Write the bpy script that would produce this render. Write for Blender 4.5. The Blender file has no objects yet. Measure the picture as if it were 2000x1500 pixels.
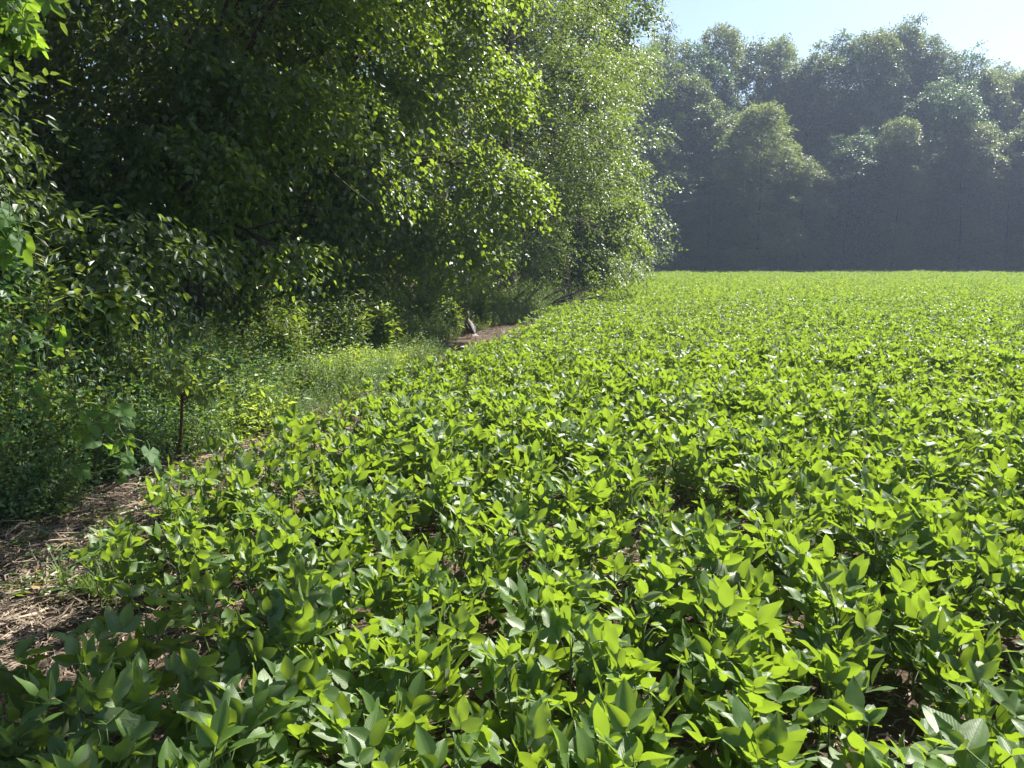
import bpy, math, random
import numpy as np
from mathutils import Vector, Matrix, Euler

# ------------------------------------------------------------------ camera, sky, sun, exposure
SC = bpy.context.scene
CAM_H = 1.8
PITCH = math.radians(9.27)
cam_data = bpy.data.cameras.new('camera')
cam_data.sensor_width = 36.0
cam_data.lens = 27.0
cam_data.clip_start = 0.05
cam_data.clip_end = 3000
cam = bpy.data.objects.new('camera', cam_data)
SC.collection.objects.link(cam)
cam.location = (0, 0, CAM_H)
cam.rotation_euler = (math.radians(90) - PITCH, 0, 0)
SC.camera = cam

SUN_AZ = math.radians(45)      # clockwise from +Y, the view direction
SUN_EL = math.radians(50)
SUN = np.array([math.sin(SUN_AZ) * math.cos(SUN_EL), math.cos(SUN_AZ) * math.cos(SUN_EL), math.sin(SUN_EL)])
world = bpy.data.worlds.new('World')
SC.world = world
world.use_nodes = True
wn = world.node_tree
bg = wn.nodes['Background']
sky = wn.nodes.new('ShaderNodeTexSky')
sky.sky_type = 'NISHITA'
sky.sun_disc = False
sky.sun_elevation = SUN_EL
sky.sun_rotation = SUN_AZ
sky.air_density = 1.0
sky.dust_density = 1.3
sky.ozone_density = 3.5
wn.links.new(sky.outputs[0], bg.inputs[0])
bg.inputs[1].default_value = 0.06
sun_data = bpy.data.lights.new('sun', 'SUN')
sun_data.energy = 5.0
sun_data.angle = math.radians(0.5)
sun_data.color = (1.0, 0.95, 0.86)
sun = bpy.data.objects.new('sun', sun_data)
SC.collection.objects.link(sun)
sun.rotation_euler = Vector(SUN).to_track_quat('Z', 'Y').to_euler()
sun.location = (20, 20, 40)
vs = SC.view_settings
vs.view_transform = 'Standard'
vs.look = 'None'
vs.gamma = 1.0
vs.use_curve_mapping = False
vs.exposure = 1.6
SC.render.engine = 'CYCLES'
cy = SC.cycles
cy.max_bounces = 9
cy.diffuse_bounces = 6
cy.glossy_bounces = 2
cy.transmission_bounces = 5
cy.volume_bounces = 1
cy.transparent_max_bounces = 4
cy.sample_clamp_indirect = 4.0
cy.use_denoising = True
cy.caustics_reflective = False
cy.caustics_refractive = False

COL = SC.collection
rng = np.random.default_rng(7)

# ------------------------------------------------------------------ helpers

def tag(o, label=None, cat=None, group=None, kind=None):
    if label: o['label'] = label
    if cat: o['category'] = cat
    if group: o['group'] = group
    if kind: o['kind'] = kind
    return o


def empty(name, loc, rz=0.0):
    o = bpy.data.objects.new(name, None)
    o.empty_display_size = 0.2
    COL.objects.link(o)
    o.location = loc
    o.rotation_euler = (0, 0, rz)
    return o


def make_mesh(name, verts, faces, mats, rnd=None, uv=None, smooth=False, mat_idx=None):
    """verts (N,3); faces (M,3) or (M,4) arrays, or a list of such arrays."""
    verts = np.asarray(verts, np.float32).reshape(-1, 3)
    if not isinstance(faces, list): faces = [faces]
    faces = [np.asarray(f, np.int32) for f in faces if len(f)]
    me = bpy.data.meshes.new(name)
    me.vertices.add(len(verts))
    me.vertices.foreach_set('co', verts.ravel())
    loops = np.concatenate([f.ravel() for f in faces])
    sizes = np.concatenate([np.full(len(f), f.shape[1], np.int32) for f in faces])
    starts = np.concatenate([[0], np.cumsum(sizes)[:-1]]).astype(np.int32)
    me.loops.add(len(loops))
    me.loops.foreach_set('vertex_index', loops.astype(np.int32))
    me.polygons.add(len(sizes))
    me.polygons.foreach_set('loop_start', starts)
    me.polygons.foreach_set('loop_total', sizes)
    if mat_idx is not None:
        me.polygons.foreach_set('material_index', np.asarray(mat_idx, np.int32))
    me.polygons.foreach_set('use_smooth', np.full(len(sizes), bool(smooth)))
    if uv is not None:
        ul = me.uv_layers.new(name='UVMap')
        ul.data.foreach_set('uv', np.asarray(uv, np.float32)[loops].ravel())
    if rnd is not None:
        at = me.attributes.new('rnd', 'FLOAT', 'POINT')
        at.data.foreach_set('value', np.asarray(rnd, np.float32))
    for m in (mats if isinstance(mats, (list, tuple)) else [mats]):
        me.materials.append(m)
    me.update()
    me.validate()
    return me


def obj(name, me, parent=None, loc=None, link=True):
    o = bpy.data.objects.new(name, me)
    if link: COL.objects.link(o)
    if parent is not None: o.parent = parent
    if loc is not None: o.location = loc
    return o


def norm(a):
    return a / np.maximum(np.linalg.norm(a, axis=-1, keepdims=True), 1e-9)


class Geo:
    """collects tris/quads with a per-vertex random value and uv, then becomes one mesh"""
    def __init__(s):
        s.v, s.f3, s.f4, s.r, s.uv, s.m3, s.m4, s.n = [], [], [], [], [], [], [], 0

    def add(s, v, f, r=0.5, uv=None, mi=0):
        v = np.asarray(v, float).reshape(-1, 3)
        f = np.asarray(f, int)
        if len(f):
            (s.f3 if f.shape[1] == 3 else s.f4).append(f + s.n)
            (s.m3 if f.shape[1] == 3 else s.m4).append(np.full(len(f), mi))
        s.v.append(v)
        s.r.append(np.broadcast_to(np.asarray(r, float), (len(v),)))
        s.uv.append(np.zeros((len(v), 2)) if uv is None else np.asarray(uv, float))
        s.n += len(v)

    def mesh(s, name, mats, smooth=False):
        fs, mi = [], []
        if s.f3: fs.append(np.concatenate(s.f3)); mi.append(np.concatenate(s.m3))
        if s.f4: fs.append(np.concatenate(s.f4)); mi.append(np.concatenate(s.m4))
        return make_mesh(name, np.concatenate(s.v), fs, mats, np.concatenate(s.r), np.concatenate(s.uv), smooth, np.concatenate(mi))


def tube(g, pts, rad, sides=6, r=0.5, mi=0, cap=True):
    pts = np.asarray(pts, float)
    n = len(pts)
    rad = np.broadcast_to(np.asarray(rad, float), (n,))
    t = norm(np.gradient(pts, axis=0))
    ref = np.array([0.31, 0.23, 0.92]) if abs(t[0][2]) < 0.9 else np.array([1.0, 0.1, 0.05])
    a = norm(np.cross(t, ref))
    b = np.cross(t, a)
    ang = np.linspace(0, 2 * math.pi, sides, endpoint=False)
    v = pts[:, None, :] + rad[:, None, None] * (np.cos(ang)[None, :, None] * a[:, None, :] + np.sin(ang)[None, :, None] * b[:, None, :])
    i = np.arange(n - 1)[:, None] * sides
    j = np.arange(sides)[None, :]
    k = (j + 1) % sides
    f = np.stack([i + j, i + k, i + sides + k, i + sides + j], -1).reshape(-1, 4)
    g.add(v.reshape(-1, 3), f, r, None, mi)


def wobble_path(p0, p1, n, amp, rg, sag=0.0):
    t = np.linspace(0, 1, n)[:, None]
    p = np.asarray(p0, float) * (1 - t) + np.asarray(p1, float) * t
    w = rg.normal(0, amp, (n, 3))
    w[0] = 0
    w = np.cumsum(w, 0) * 0.5
    p = p + w * np.sin(np.pi * np.clip(t * 0.75, 0, 1))
    p[:, 2] += -sag * np.sin(np.pi * t[:, 0])
    return p


# leaf templates: x along the leaf, y across, z along the normal
T_RHOMB = (np.array([[0, 0, 0], [.42, .5, .1], [.42, -.5, .1], [1, 0, -.06]]), np.array([[0, 2, 3], [0, 3, 1]]))
T_OVATE = (np.array([[0, 0, 0], [.3, .5, .12], [.3, -.5, .12], [.68, .34, .06], [.68, -.34, .06], [1, 0, -.12]]),
           np.array([[0, 2, 4], [0, 4, 5], [0, 5, 3], [0, 3, 1]]))
T_LOBED = (np.array([[0, 0, 0], [.12, .36, .05], [.42, .62, .1], [.5, .25, .02], [1, 0, -.1], [.5, -.25, .02], [.42, -.62, .1], [.12, -.36, .05]]),
           np.array([[0, 7, 5], [7, 6, 5], [0, 5, 4], [0, 4, 3], [0, 3, 1], [1, 3, 2]]))
T_LANCE = (np.array([[0, 0, 0], [.35, .5, .08], [.35, -.5, .08], [1, 0, -.25]]), np.array([[0, 2, 3], [0, 3, 1]]))


def leaves(g, P, A, N, L, W, tmpl, rg, mi=0, rnd=None):
    """P positions, A leaf axes, N approximate normals (n,3); L, W lengths and widths"""
    tv, tf = tmpl
    n = len(P)
    A = norm(A)
    B = norm(np.cross(N, A))
    N = np.cross(A, B)
    L = np.broadcast_to(np.asarray(L, float), (n,))
    W = np.broadcast_to(np.asarray(W, float), (n,))
    fold = rg.uniform(0.5, 1.8, n)
    v = (P[:, None, :] + tv[None, :, 0, None] * (A * L[:, None])[:, None, :]
         + tv[None, :, 1, None] * (B * W[:, None])[:, None, :]
         + tv[None, :, 2, None] * (N * (W * fold)[:, None])[:, None, :])
    f = (np.arange(n)[:, None, None] * len(tv) + tf[None]).reshape(-1, 3)
    r = rg.random(n) if rnd is None else rnd
    g.add(v.reshape(-1, 3), f, np.repeat(r, len(tv)), np.tile(tv[:, [1, 0]] + [0.5, 0], (n, 1)), mi)


def sprays(g, O, D, length, per, leaf_l, leaf_w, tmpl, rg, droop=0.35, up=1.0, mi=0, spread=0.8, crnd=None):
    """leafy twigs: origins O, directions D"""
    n = len(O)
    D = norm(D)
    upv = np.array([0, 0, 1.0])
    N = norm(upv * up + rg.normal(0, 0.4, (n, 3)))
    S = norm(np.cross(D, N))
    Ls = length * rg.uniform(0.6, 1.3, n)
    t = (np.arange(per) + 0.5) / per
    t = t[None, :] + rg.uniform(-.04, .04, (n, per))
    side = np.where(np.arange(per) % 2 == 0, 1.0, -1.0)[None, :, None] * np.ones((n, 1, 1))
    P = O[:, None, :] + D[:, None, :] * (t * Ls[:, None])[..., None]
    P = P + upv * (-droop * (t ** 2) * Ls[:, None])[..., None]
    P = P + side * S[:, None, :] * (leaf_l * .25) + rg.normal(0, leaf_l * .35, P.shape)
    A = D[:, None, :] * 0.6 + side * S[:, None, :] * spread + upv * -(droop * 1.1) + rg.normal(0, .3, P.shape)
    NN = N[:, None, :] + rg.normal(0, .38, P.shape)
    k = n * per
    sz = rg.uniform(.65, 1.2, k)
    base = rg.random(n) if crnd is None else crnd
    r = np.clip(np.repeat(base, per) * .6 + rg.random(k) * .4, 0, 1)
    leaves(g, P.reshape(k, 3), A.reshape(k, 3), NN.reshape(k, 3), leaf_l * sz, leaf_w * sz, tmpl, rg, mi, r)


# ------------------------------------------------------------------ materials

def new_mat(name):
    m = bpy.data.materials.new(name)
    m.use_nodes = True
    nt = m.node_tree
    for n in list(nt.nodes): nt.nodes.remove(n)
    out = nt.nodes.new('ShaderNodeOutputMaterial')
    return m, nt, out


def N_(nt, kind, **kw):
    n = nt.nodes.new(kind)
    for k, v in kw.items():
        if k.startswith('i_'):
            key = k[2:]
            n.inputs[int(key) if key.isdigit() else key.replace('_', ' ')].default_value = v
        else: setattr(n, k, v)
    return n


def mix_col(nt, fac, a, b, blend='MIX'):
    n = nt.nodes.new('ShaderNodeMix')
    n.data_type = 'RGBA'
    n.blend_type = blend
    for sock, v in ((n.inputs[0], fac), (n.inputs[6], a), (n.inputs[7], b)):
        if hasattr(v, 'is_output') or isinstance(v, bpy.types.NodeSocket): nt.links.new(v, sock)
        elif isinstance(v, (int, float)): sock.default_value = v
        else: sock.default_value = (*v, 1) if len(v) == 3 else v
    return n.outputs[2]


def math_(nt, op, a, b=0.0, c=None):
    n = nt.nodes.new('ShaderNodeMath')
    n.operation = op
    for i, v in enumerate((a, b) if c is None else (a, b, c)):
        if isinstance(v, bpy.types.NodeSocket): nt.links.new(v, n.inputs[i])
        else: n.inputs[i].default_value = v
    return n.outputs[0]


def leaf_mat(name, dark, light, trans, under, rough=.42, tfac=.4, veins=False, spec=.5, yellow=None, obj_rand=True, vein_amt=.22, sheen=0):
    m, nt, out = new_mat(name)
    at = N_(nt, 'ShaderNodeAttribute', attribute_name='rnd')
    r = at.outputs['Fac']
    if obj_rand:
        oi = N_(nt, 'ShaderNodeObjectInfo')
        r = math_(nt, 'ADD', math_(nt, 'MULTIPLY', r, .7), math_(nt, 'MULTIPLY', oi.outputs['Random'], .3))
    col = mix_col(nt, r, dark, light)
    tcol = mix_col(nt, r, tuple(c * .8 for c in trans), trans)
    if yellow:
        ys = N_(nt, 'ShaderNodeMapRange', i_1=yellow[1], i_2=min(1.0, yellow[1] + .01))
        nt.links.new(at.outputs['Fac'], ys.inputs[0])
        col = mix_col(nt, ys.outputs[0], col, yellow[0])
        tcol = mix_col(nt, ys.outputs[0], tcol, tuple(min(1, c * 1.6) for c in yellow[0]))
    normal = None
    if veins:
        uv = N_(nt, 'ShaderNodeUVMap', uv_map='UVMap')
        sp = N_(nt, 'ShaderNodeSeparateXYZ')
        nt.links.new(uv.outputs[0], sp.inputs[0])
        s = math_(nt, 'ABSOLUTE', math_(nt, 'SUBTRACT', sp.outputs[0], .5))
        t = sp.outputs[1]
        mid = math_(nt, 'SUBTRACT', 1.0, math_(nt, 'MULTIPLY', s, 28.0))
        mid = math_(nt, 'MAXIMUM', mid, 0.0)
        ph = math_(nt, 'SUBTRACT', math_(nt, 'MULTIPLY', t, 58.0), math_(nt, 'MULTIPLY', s, 52.0))
        lat = math_(nt, 'POWER', math_(nt, 'MULTIPLY_ADD', math_(nt, 'SINE', ph), .5, .5), 14.0)
        lat = math_(nt, 'MULTIPLY', lat, .8)
        v = math_(nt, 'MAXIMUM', mid, lat)
        no = N_(nt, 'ShaderNodeTexNoise', i_Scale=90.0, i_Detail=2.0)
        tc = N_(nt, 'ShaderNodeTexCoord')
        nt.links.new(tc.outputs['Object'], no.inputs['Vector'])
        h = math_(nt, 'ADD', math_(nt, 'MULTIPLY', v, -1.0), math_(nt, 'MULTIPLY', no.outputs[0], .9))
        bp = N_(nt, 'ShaderNodeBump', i_Strength=.22, i_Distance=.003)
        nt.links.new(h, bp.inputs['Height'])
        normal = bp.outputs[0]
        col = mix_col(nt, math_(nt, 'MULTIPLY', v, vein_amt), col, tuple(min(1, c * 1.7 + .03) for c in light))
        tcol = mix_col(nt, math_(nt, 'MULTIPLY', lat, vein_amt * .6), tcol, tuple(c * .62 for c in trans))
        n2 = N_(nt, 'ShaderNodeTexNoise', i_Scale=25.0, i_Detail=1.0)
        nt.links.new(tc.outputs['Object'], n2.inputs['Vector'])
        tcol = mix_col(nt, n2.outputs[0], tcol, tuple(c * .75 for c in trans))
    geo = N_(nt, 'ShaderNodeNewGeometry')
    col = mix_col(nt, geo.outputs['Backfacing'], col, under)
    p = N_(nt, 'ShaderNodeBsdfPrincipled', i_Roughness=rough)
    p.inputs['Specular IOR Level'].default_value = spec
    if sheen:
        p.inputs['Sheen Weight'].default_value = sheen
        p.inputs['Sheen Roughness'].default_value = .35
    nt.links.new(col, p.inputs['Base Color'])
    tr = N_(nt, 'ShaderNodeBsdfTranslucent')
    nt.links.new(tcol, tr.inputs[0])
    if normal:
        nt.links.new(normal, p.inputs['Normal'])
    mx = N_(nt, 'ShaderNodeMixShader', i_0=tfac)
    nt.links.new(p.outputs[0], mx.inputs[1])
    nt.links.new(tr.outputs[0], mx.inputs[2])
    nt.links.new(mx.outputs[0], out.inputs[0])
    return m


def rough_mat(name, c1, c2, scale=8.0, rough=.85, bump=.4, dist=.02, stretch=None, c3=None, spec=.3):
    m, nt, out = new_mat(name)
    tc = N_(nt, 'ShaderNodeTexCoord')
    mp = N_(nt, 'ShaderNodeMapping')
    if stretch: mp.inputs['Scale'].default_value = stretch
    nt.links.new(tc.outputs['Object'], mp.inputs[0])
    no = N_(nt, 'ShaderNodeTexNoise', i_Scale=scale, i_Detail=6.0, i_Roughness=.65)
    nt.links.new(mp.outputs[0], no.inputs['Vector'])
    mr = N_(nt, 'ShaderNodeMapRange', i_1=.35, i_2=.65)
    nt.links.new(no.outputs[0], mr.inputs[0])
    col = mix_col(nt, mr.outputs[0], c1, c2)
    if c3 is not None:
        at = N_(nt, 'ShaderNodeAttribute', attribute_name='rnd')
        col = mix_col(nt, at.outputs['Fac'], col, c3)
    bp = N_(nt, 'ShaderNodeBump', i_Strength=bump, i_Distance=dist)
    nt.links.new(no.outputs[0], bp.inputs['Height'])
    p = N_(nt, 'ShaderNodeBsdfPrincipled', i_Roughness=rough)
    p.inputs['Specular IOR Level'].default_value = spec
    nt.links.new(col, p.inputs['Base Color'])
    nt.links.new(bp.outputs[0], p.inputs['Normal'])
    nt.links.new(p.outputs[0], out.inputs[0])
    return m


M = {}
SOY_D, SOY_L, SOY_T, SOY_U = (.05, .105, .018), (.09, .165, .028), (.34, .5, .028), (.15, .2, .09)
M['soy'] = leaf_mat('soybean_leaf', SOY_D, SOY_L, SOY_T, SOY_U, rough=.46, tfac=.42, spec=.62, sheen=.12, veins=True, yellow=((.34, .33, .05), .975))
M['soy_far'] = leaf_mat('soybean_leaf_far', SOY_D, SOY_L, SOY_T, SOY_U, rough=.46, tfac=.42, spec=.62, sheen=.12, yellow=((.34, .33, .05), .975))
M['soy_stem'] = leaf_mat('soybean_stem', (.1, .15, .05), (.16, .22, .07), (.2, .3, .05), (.12, .18, .06), rough=.6, tfac=.15)
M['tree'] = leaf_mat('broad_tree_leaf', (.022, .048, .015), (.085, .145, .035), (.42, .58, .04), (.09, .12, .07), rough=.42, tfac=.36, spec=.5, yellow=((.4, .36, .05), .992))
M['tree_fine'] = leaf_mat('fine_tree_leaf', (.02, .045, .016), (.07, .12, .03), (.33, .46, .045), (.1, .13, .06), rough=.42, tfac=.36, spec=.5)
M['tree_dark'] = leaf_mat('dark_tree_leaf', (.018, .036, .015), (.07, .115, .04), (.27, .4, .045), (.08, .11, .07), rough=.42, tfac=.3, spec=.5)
M['tree_far'] = leaf_mat('far_tree_leaf', (.015, .035, .015), (.085, .14, .045), (.3, .4, .06), (.05, .075, .04), rough=.45, tfac=.26)
M['tree_far2'] = leaf_mat('far_tree_leaf_pale', (.025, .05, .02), (.105, .16, .055), (.34, .43, .08), (.1, .13, .07), rough=.5, tfac=.34)
M['tree_far3'] = leaf_mat('far_tree_leaf_olive', (.02, .038, .015), (.09, .13, .045), (.3, .38, .07), (.07, .085, .04), rough=.45, tfac=.3)
M['tree_far4'] = leaf_mat('far_tree_leaf_blue_green', (.014, .034, .02), (.07, .125, .06), (.2, .34, .09), (.05, .08, .05), rough=.45, tfac=.28)
M['sunlit_sward'] = leaf_mat('sunlit_sward_leaf', (.11, .17, .025), (.17, .24, .04), (.6, .75, .07), (.14, .19, .06), rough=.5, tfac=.42, yellow=((.4, .3, .1), .985))  # leaf colour brightened to stand in for sun on the lit patches
M['herb'] = leaf_mat('herb_leaf', (.035, .08, .022), (.07, .13, .03), (.38, .5, .05), (.1, .14, .07), rough=.45, tfac=.36, yellow=((.4, .3, .08), .985))
M['herb_blue'] = leaf_mat('herb_leaf_bluish', (.03, .08, .035), (.06, .13, .05), (.24, .45, .07), (.1, .15, .09), rough=.5, tfac=.36)
M['vine'] = leaf_mat('vine_leaf', (.04, .1, .028), (.075, .15, .035), (.34, .54, .04), (.1, .15, .07), rough=.55, tfac=.45, veins=True, spec=.3)
M['grass'] = leaf_mat('grass_blade', (.06, .12, .03), (.13, .18, .05), (.35, .5, .06), (.08, .14, .04), rough=.5, tfac=.35)
M['herb_stem'] = rough_mat('herb_stem', (.08, .1, .04), (.13, .13, .06), 20, .7, .1)
M['bark'] = rough_mat('tree_bark', (.05, .04, .032), (.13, .105, .08), 9, .9, .9, .05, (1, 1, .25))
M['bark_far'] = rough_mat('tree_bark_far', (.07, .075, .06), (.13, .13, .1), 3, .9, .5, .05, (1, 1, .25))
M['deadwood'] = rough_mat('dead_wood', (.05, .04, .03), (.11, .09, .07), 14, .85, .5, .01, (1, 1, .4))
M['pale_stick'] = rough_mat('weathered_stick', (.3, .26, .2), (.45, .4, .33), 18, .8, .4, .005, (.3, 1, 1))
M['straw'] = rough_mat('crop_residue_straw', (.07, .053, .038), (.17, .13, .098), 30, .8, .2, .002, None, (.33, .27, .2), .2)
M['redstem'] = rough_mat('reddish_stem', (.05, .028, .02), (.1, .05, .035), 25, .5, .2, .002)


# ------------------------------------------------------------------ field edge and ground
EY = np.array([0, 3, 5, 6.6, 8.8, 9.8, 12.7, 15.7, 24, 39, 71, 90, 130.])
EX = np.array([-2.7, -2.6, -2.4, -2.0, -1.8, -1.55, -1.0, -0.05, 1.6, 5.2, 11.5, 15.5, 24.])


def edge(y):
    return np.interp(y, EY, EX)


def project(p):
    p = np.asarray(p, float).reshape(-1, 3)
    c, s = math.cos(PITCH), math.sin(PITCH)
    d = p[:, 1] * c - (p[:, 2] - CAM_H) * s
    v = p[:, 1] * s + (p[:, 2] - CAM_H) * c
    d = np.maximum(d, 1e-3)
    return 1000 + 1500 * p[:, 0] / d, 750 - 1500 * v / d, d


def gpt(px, py):
    a = PITCH + math.atan((py - 750) / 1500)
    y = CAM_H / math.tan(a); dd = y * math.cos(PITCH) + CAM_H * math.sin(PITCH)
    return (px - 1000) / 1500 * dd, y


def world_at(px, py, d):
    c, s = math.cos(PITCH), math.sin(PITCH)
    xx = (px - 1000) / 1500 * d; vv = (750 - py) / 1500 * d
    return np.array([xx, d * c + vv * s, CAM_H - d * s + vv * c])


def ground_mat():
    m, nt, out = new_mat('brown_soil_with_straw')
    tc = N_(nt, 'ShaderNodeTexCoord')
    n1 = N_(nt, 'ShaderNodeTexNoise', i_Scale=1.3, i_Detail=8.0, i_Roughness=.7)
    n2 = N_(nt, 'ShaderNodeTexNoise', i_Scale=26.0, i_Detail=8.0, i_Roughness=.75)
    n3 = N_(nt, 'ShaderNodeTexVoronoi', i_Scale=45.0)
    for n in (n1, n2, n3): nt.links.new(tc.outputs['Object'], n.inputs['Vector'])
    c = mix_col(nt, n1.outputs[0], (.06, .042, .03), (.12, .085, .06))
    mr = N_(nt, 'ShaderNodeMapRange', i_1=.5, i_2=.64)
    nt.links.new(n2.outputs[0], mr.inputs[0])
    c = mix_col(nt, mr.outputs[0], c, (.14, .105, .078))
    h = math_(nt, 'ADD', n2.outputs[0], math_(nt, 'MULTIPLY', n3.outputs[0], .5))
    bp = N_(nt, 'ShaderNodeBump', i_Strength=.9, i_Distance=.03)
    nt.links.new(h, bp.inputs['Height'])
    p = N_(nt, 'ShaderNodeBsdfPrincipled', i_Roughness=.95)
    p.inputs['Specular IOR Level'].default_value = .15
    nt.links.new(c, p.inputs['Base Color'])
    nt.links.new(bp.outputs[0], p.inputs['Normal'])
    nt.links.new(p.outputs[0], out.inputs[0])
    return m


def gz(x, y):
    x = np.asarray(x, float); y = np.asarray(y, float)
    near = np.clip(1 - (np.hypot(x, y - 8) / 60), 0, 1)
    return near * (.03 * np.sin(x * 1.1 + 1.3 * np.sin(y * .7)) + .025 * np.sin(y * 1.7 + x * .6))


xs = np.concatenate([[-900, -300, -120, -60], np.linspace(-30, 30, 161), [60, 120, 300, 900]])
ys = np.concatenate([[-400, -100, -40, -10], np.linspace(-4, 40, 121), [55, 75, 100, 150, 300, 900, 1500]])
X, Y = np.meshgrid(xs, ys)
v = np.stack([X, Y, gz(X, Y)], -1).reshape(-1, 3)
nx = len(xs)
i = np.arange(len(ys) - 1)[:, None] * nx
j = np.arange(nx - 1)[None]
f = np.stack([i + j, i + j + 1, i + nx + j + 1, i + nx + j], -1).reshape(-1, 4)
ground = obj('ground', make_mesh('ground', v, f, ground_mat(), smooth=True))
tag(ground, kind='structure')

# ------------------------------------------------------------------ haze (air of the place)
hm = bpy.data.materials.new('haze_air')
hm.use_nodes = True
hn = hm.node_tree
for n in list(hn.nodes): hn.nodes.remove(n)
ho = hn.nodes.new('ShaderNodeOutputMaterial')
pv = hn.nodes.new('ShaderNodeVolumePrincipled')
pv.inputs['Color'].default_value = (.57, .7, .98, 1)
pv.inputs['Density'].default_value = .0007
pv.inputs['Anisotropy'].default_value = .35
hn.links.new(pv.outputs[0], ho.inputs['Volume'])
hx0, hx1, hy0, hy1, hz0, hz1 = -950, 950, -450, 1550, -2, 40
hv = np.array([[x, y, z] for z in (hz0, hz1) for y in (hy0, hy1) for x in (hx0, hx1)])
hf = np.array([[0, 2, 3, 1], [4, 5, 7, 6], [0, 1, 5, 4], [2, 6, 7, 3], [0, 4, 6, 2], [1, 3, 7, 5]])
haze = obj('haze', make_mesh('haze', hv, hf, hm))
tag(haze, kind='stuff')


# ------------------------------------------------------------------ trees

def crown_clumps(cx, cy_, z0, z1, R, k, rg, prof=None, rc=(.8, 1.5), bias=None):
    """clump centres on the shell of a crown"""
    out = []
    for q in range(k):
        h = (q + rg.random()) / k
        z = z0 + (z1 - z0) * h
        rr = R * (np.interp(h, [0, .15, .5, .85, 1], [.75, .95, 1, .65, .25]) if prof is None else np.interp(h, *prof))
        a = q * 2.399963 + rg.uniform(-.5, .5)
        d = rr * math.sqrt(rg.uniform(.3, 1.0))
        r = rg.uniform(*rc)
        out.append((cx + d * math.cos(a), cy_ + d * math.sin(a), z, r))
    return out


WELLS = []     # places that the photograph shows sunlit: gaps in the canopy toward the sun


def crown_mesh(name, clumps, centre, total, leaf_l, leaf_w, tmpl, mat, rg, per=9, spray=.5, droop=.35, flat=.6, low_w=None, vis_top=None, origin=(0, 0, 0)):
    g = Geo()
    C = np.array([c[:3] for c in clumps]); R = np.array([c[3] for c in clumps])
    w = R ** 2
    if vis_top is not None:
        w = w * np.where(C[:, 2] > vis_top, .45, 1.0)
    ns = np.maximum(2, (w / w.sum() * total / per).astype(int))
    idx = np.repeat(np.arange(len(C)), ns)
    n = len(idx)
    out = C[idx] - np.array(centre)[None]
    out[:, 2] *= .3
    out = norm(out + 1e-6)
    u = norm(rg.normal(0, 1, (n, 3)) + out * .55 + np.array([0, 0, .25]))
    rad = R[idx] * rg.uniform(.35, 1.0, n) ** .6
    O = C[idx] + u * rad[:, None] * np.array([1, 1, flat])
    D = norm(u * np.array([1, 1, .35]) + out * .6 + rg.normal(0, .3, (n, 3)) + np.array([0, 0, -.25]))
    base = np.clip(rg.random(len(C))[idx] * .5 + rg.random(n) * .5, 0, 1)
    keep = np.ones(n, bool)
    Wd = O + np.array(origin)[None]
    for (p, r) in WELLS:
        q_ = Wd - np.array(p)[None]
        al = q_ @ SUN
        keep &= ~((al > .6) & (np.linalg.norm(q_ - al[:, None] * SUN[None], axis=1) < r * rg.uniform(.75, 1.15, n)))
    O, D, base = O[keep], D[keep], base[keep]
    sprays(g, O, D, spray, per, leaf_l, leaf_w, tmpl, rg, droop=droop, crnd=base)
    return g.mesh(name, mat)


def trunk_parts(root, base, top, r0, targets, rg, mat, n_limbs=5, lean=(0, 0)):
    """trunk, the biggest limbs one by one, the finer branches joined; coordinates in the root's frame"""
    g = Geo()
    pts = wobble_path(base, top, 12, .12, rg)
    rad = np.linspace(1, .25, 12) ** .8 * r0
    rad[0] *= 1.5; rad[1] *= 1.12
    tube(g, pts, rad, 12)
    obj('trunk', g.mesh('trunk', mat, True), root)
    order = sorted(targets, key=lambda c: -c[3])
    rest = Geo()
    for q, c in enumerate(order):
        c3 = np.array(c[:3])
        zt = np.clip(c3[2] - .35 * np.hypot(c3[0] - pts[0][0], c3[1] - pts[0][1]) - .3, base[2] + .15 * (top[2] - base[2]), top[2] * .97)
        k = int(np.clip(np.searchsorted(pts[:, 2], zt), 1, 11))
        start = pts[k]
        p = wobble_path(start, c3, 8, .09, rg, sag=-.12 * np.linalg.norm(c3 - start))
        rr = np.linspace(rad[k] * .45 if q < n_limbs else rad[k] * .22, .012, 8)
        if q < n_limbs:
            gl = Geo(); tube(gl, p, rr, 7)
            obj('limb', gl.mesh('limb', mat, True), root)
        else:
            tube(rest, p, rr, 5)
        for s in range(3):
            e = c3 + rg.normal(0, .6, 3) * c[3]
            tube(rest, wobble_path(p[5], e, 5, .04, rg), np.linspace(.02, .005, 5), 4)
    tag(obj('branches', rest.mesh('branches', mat, True), root), kind='stuff')


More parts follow.
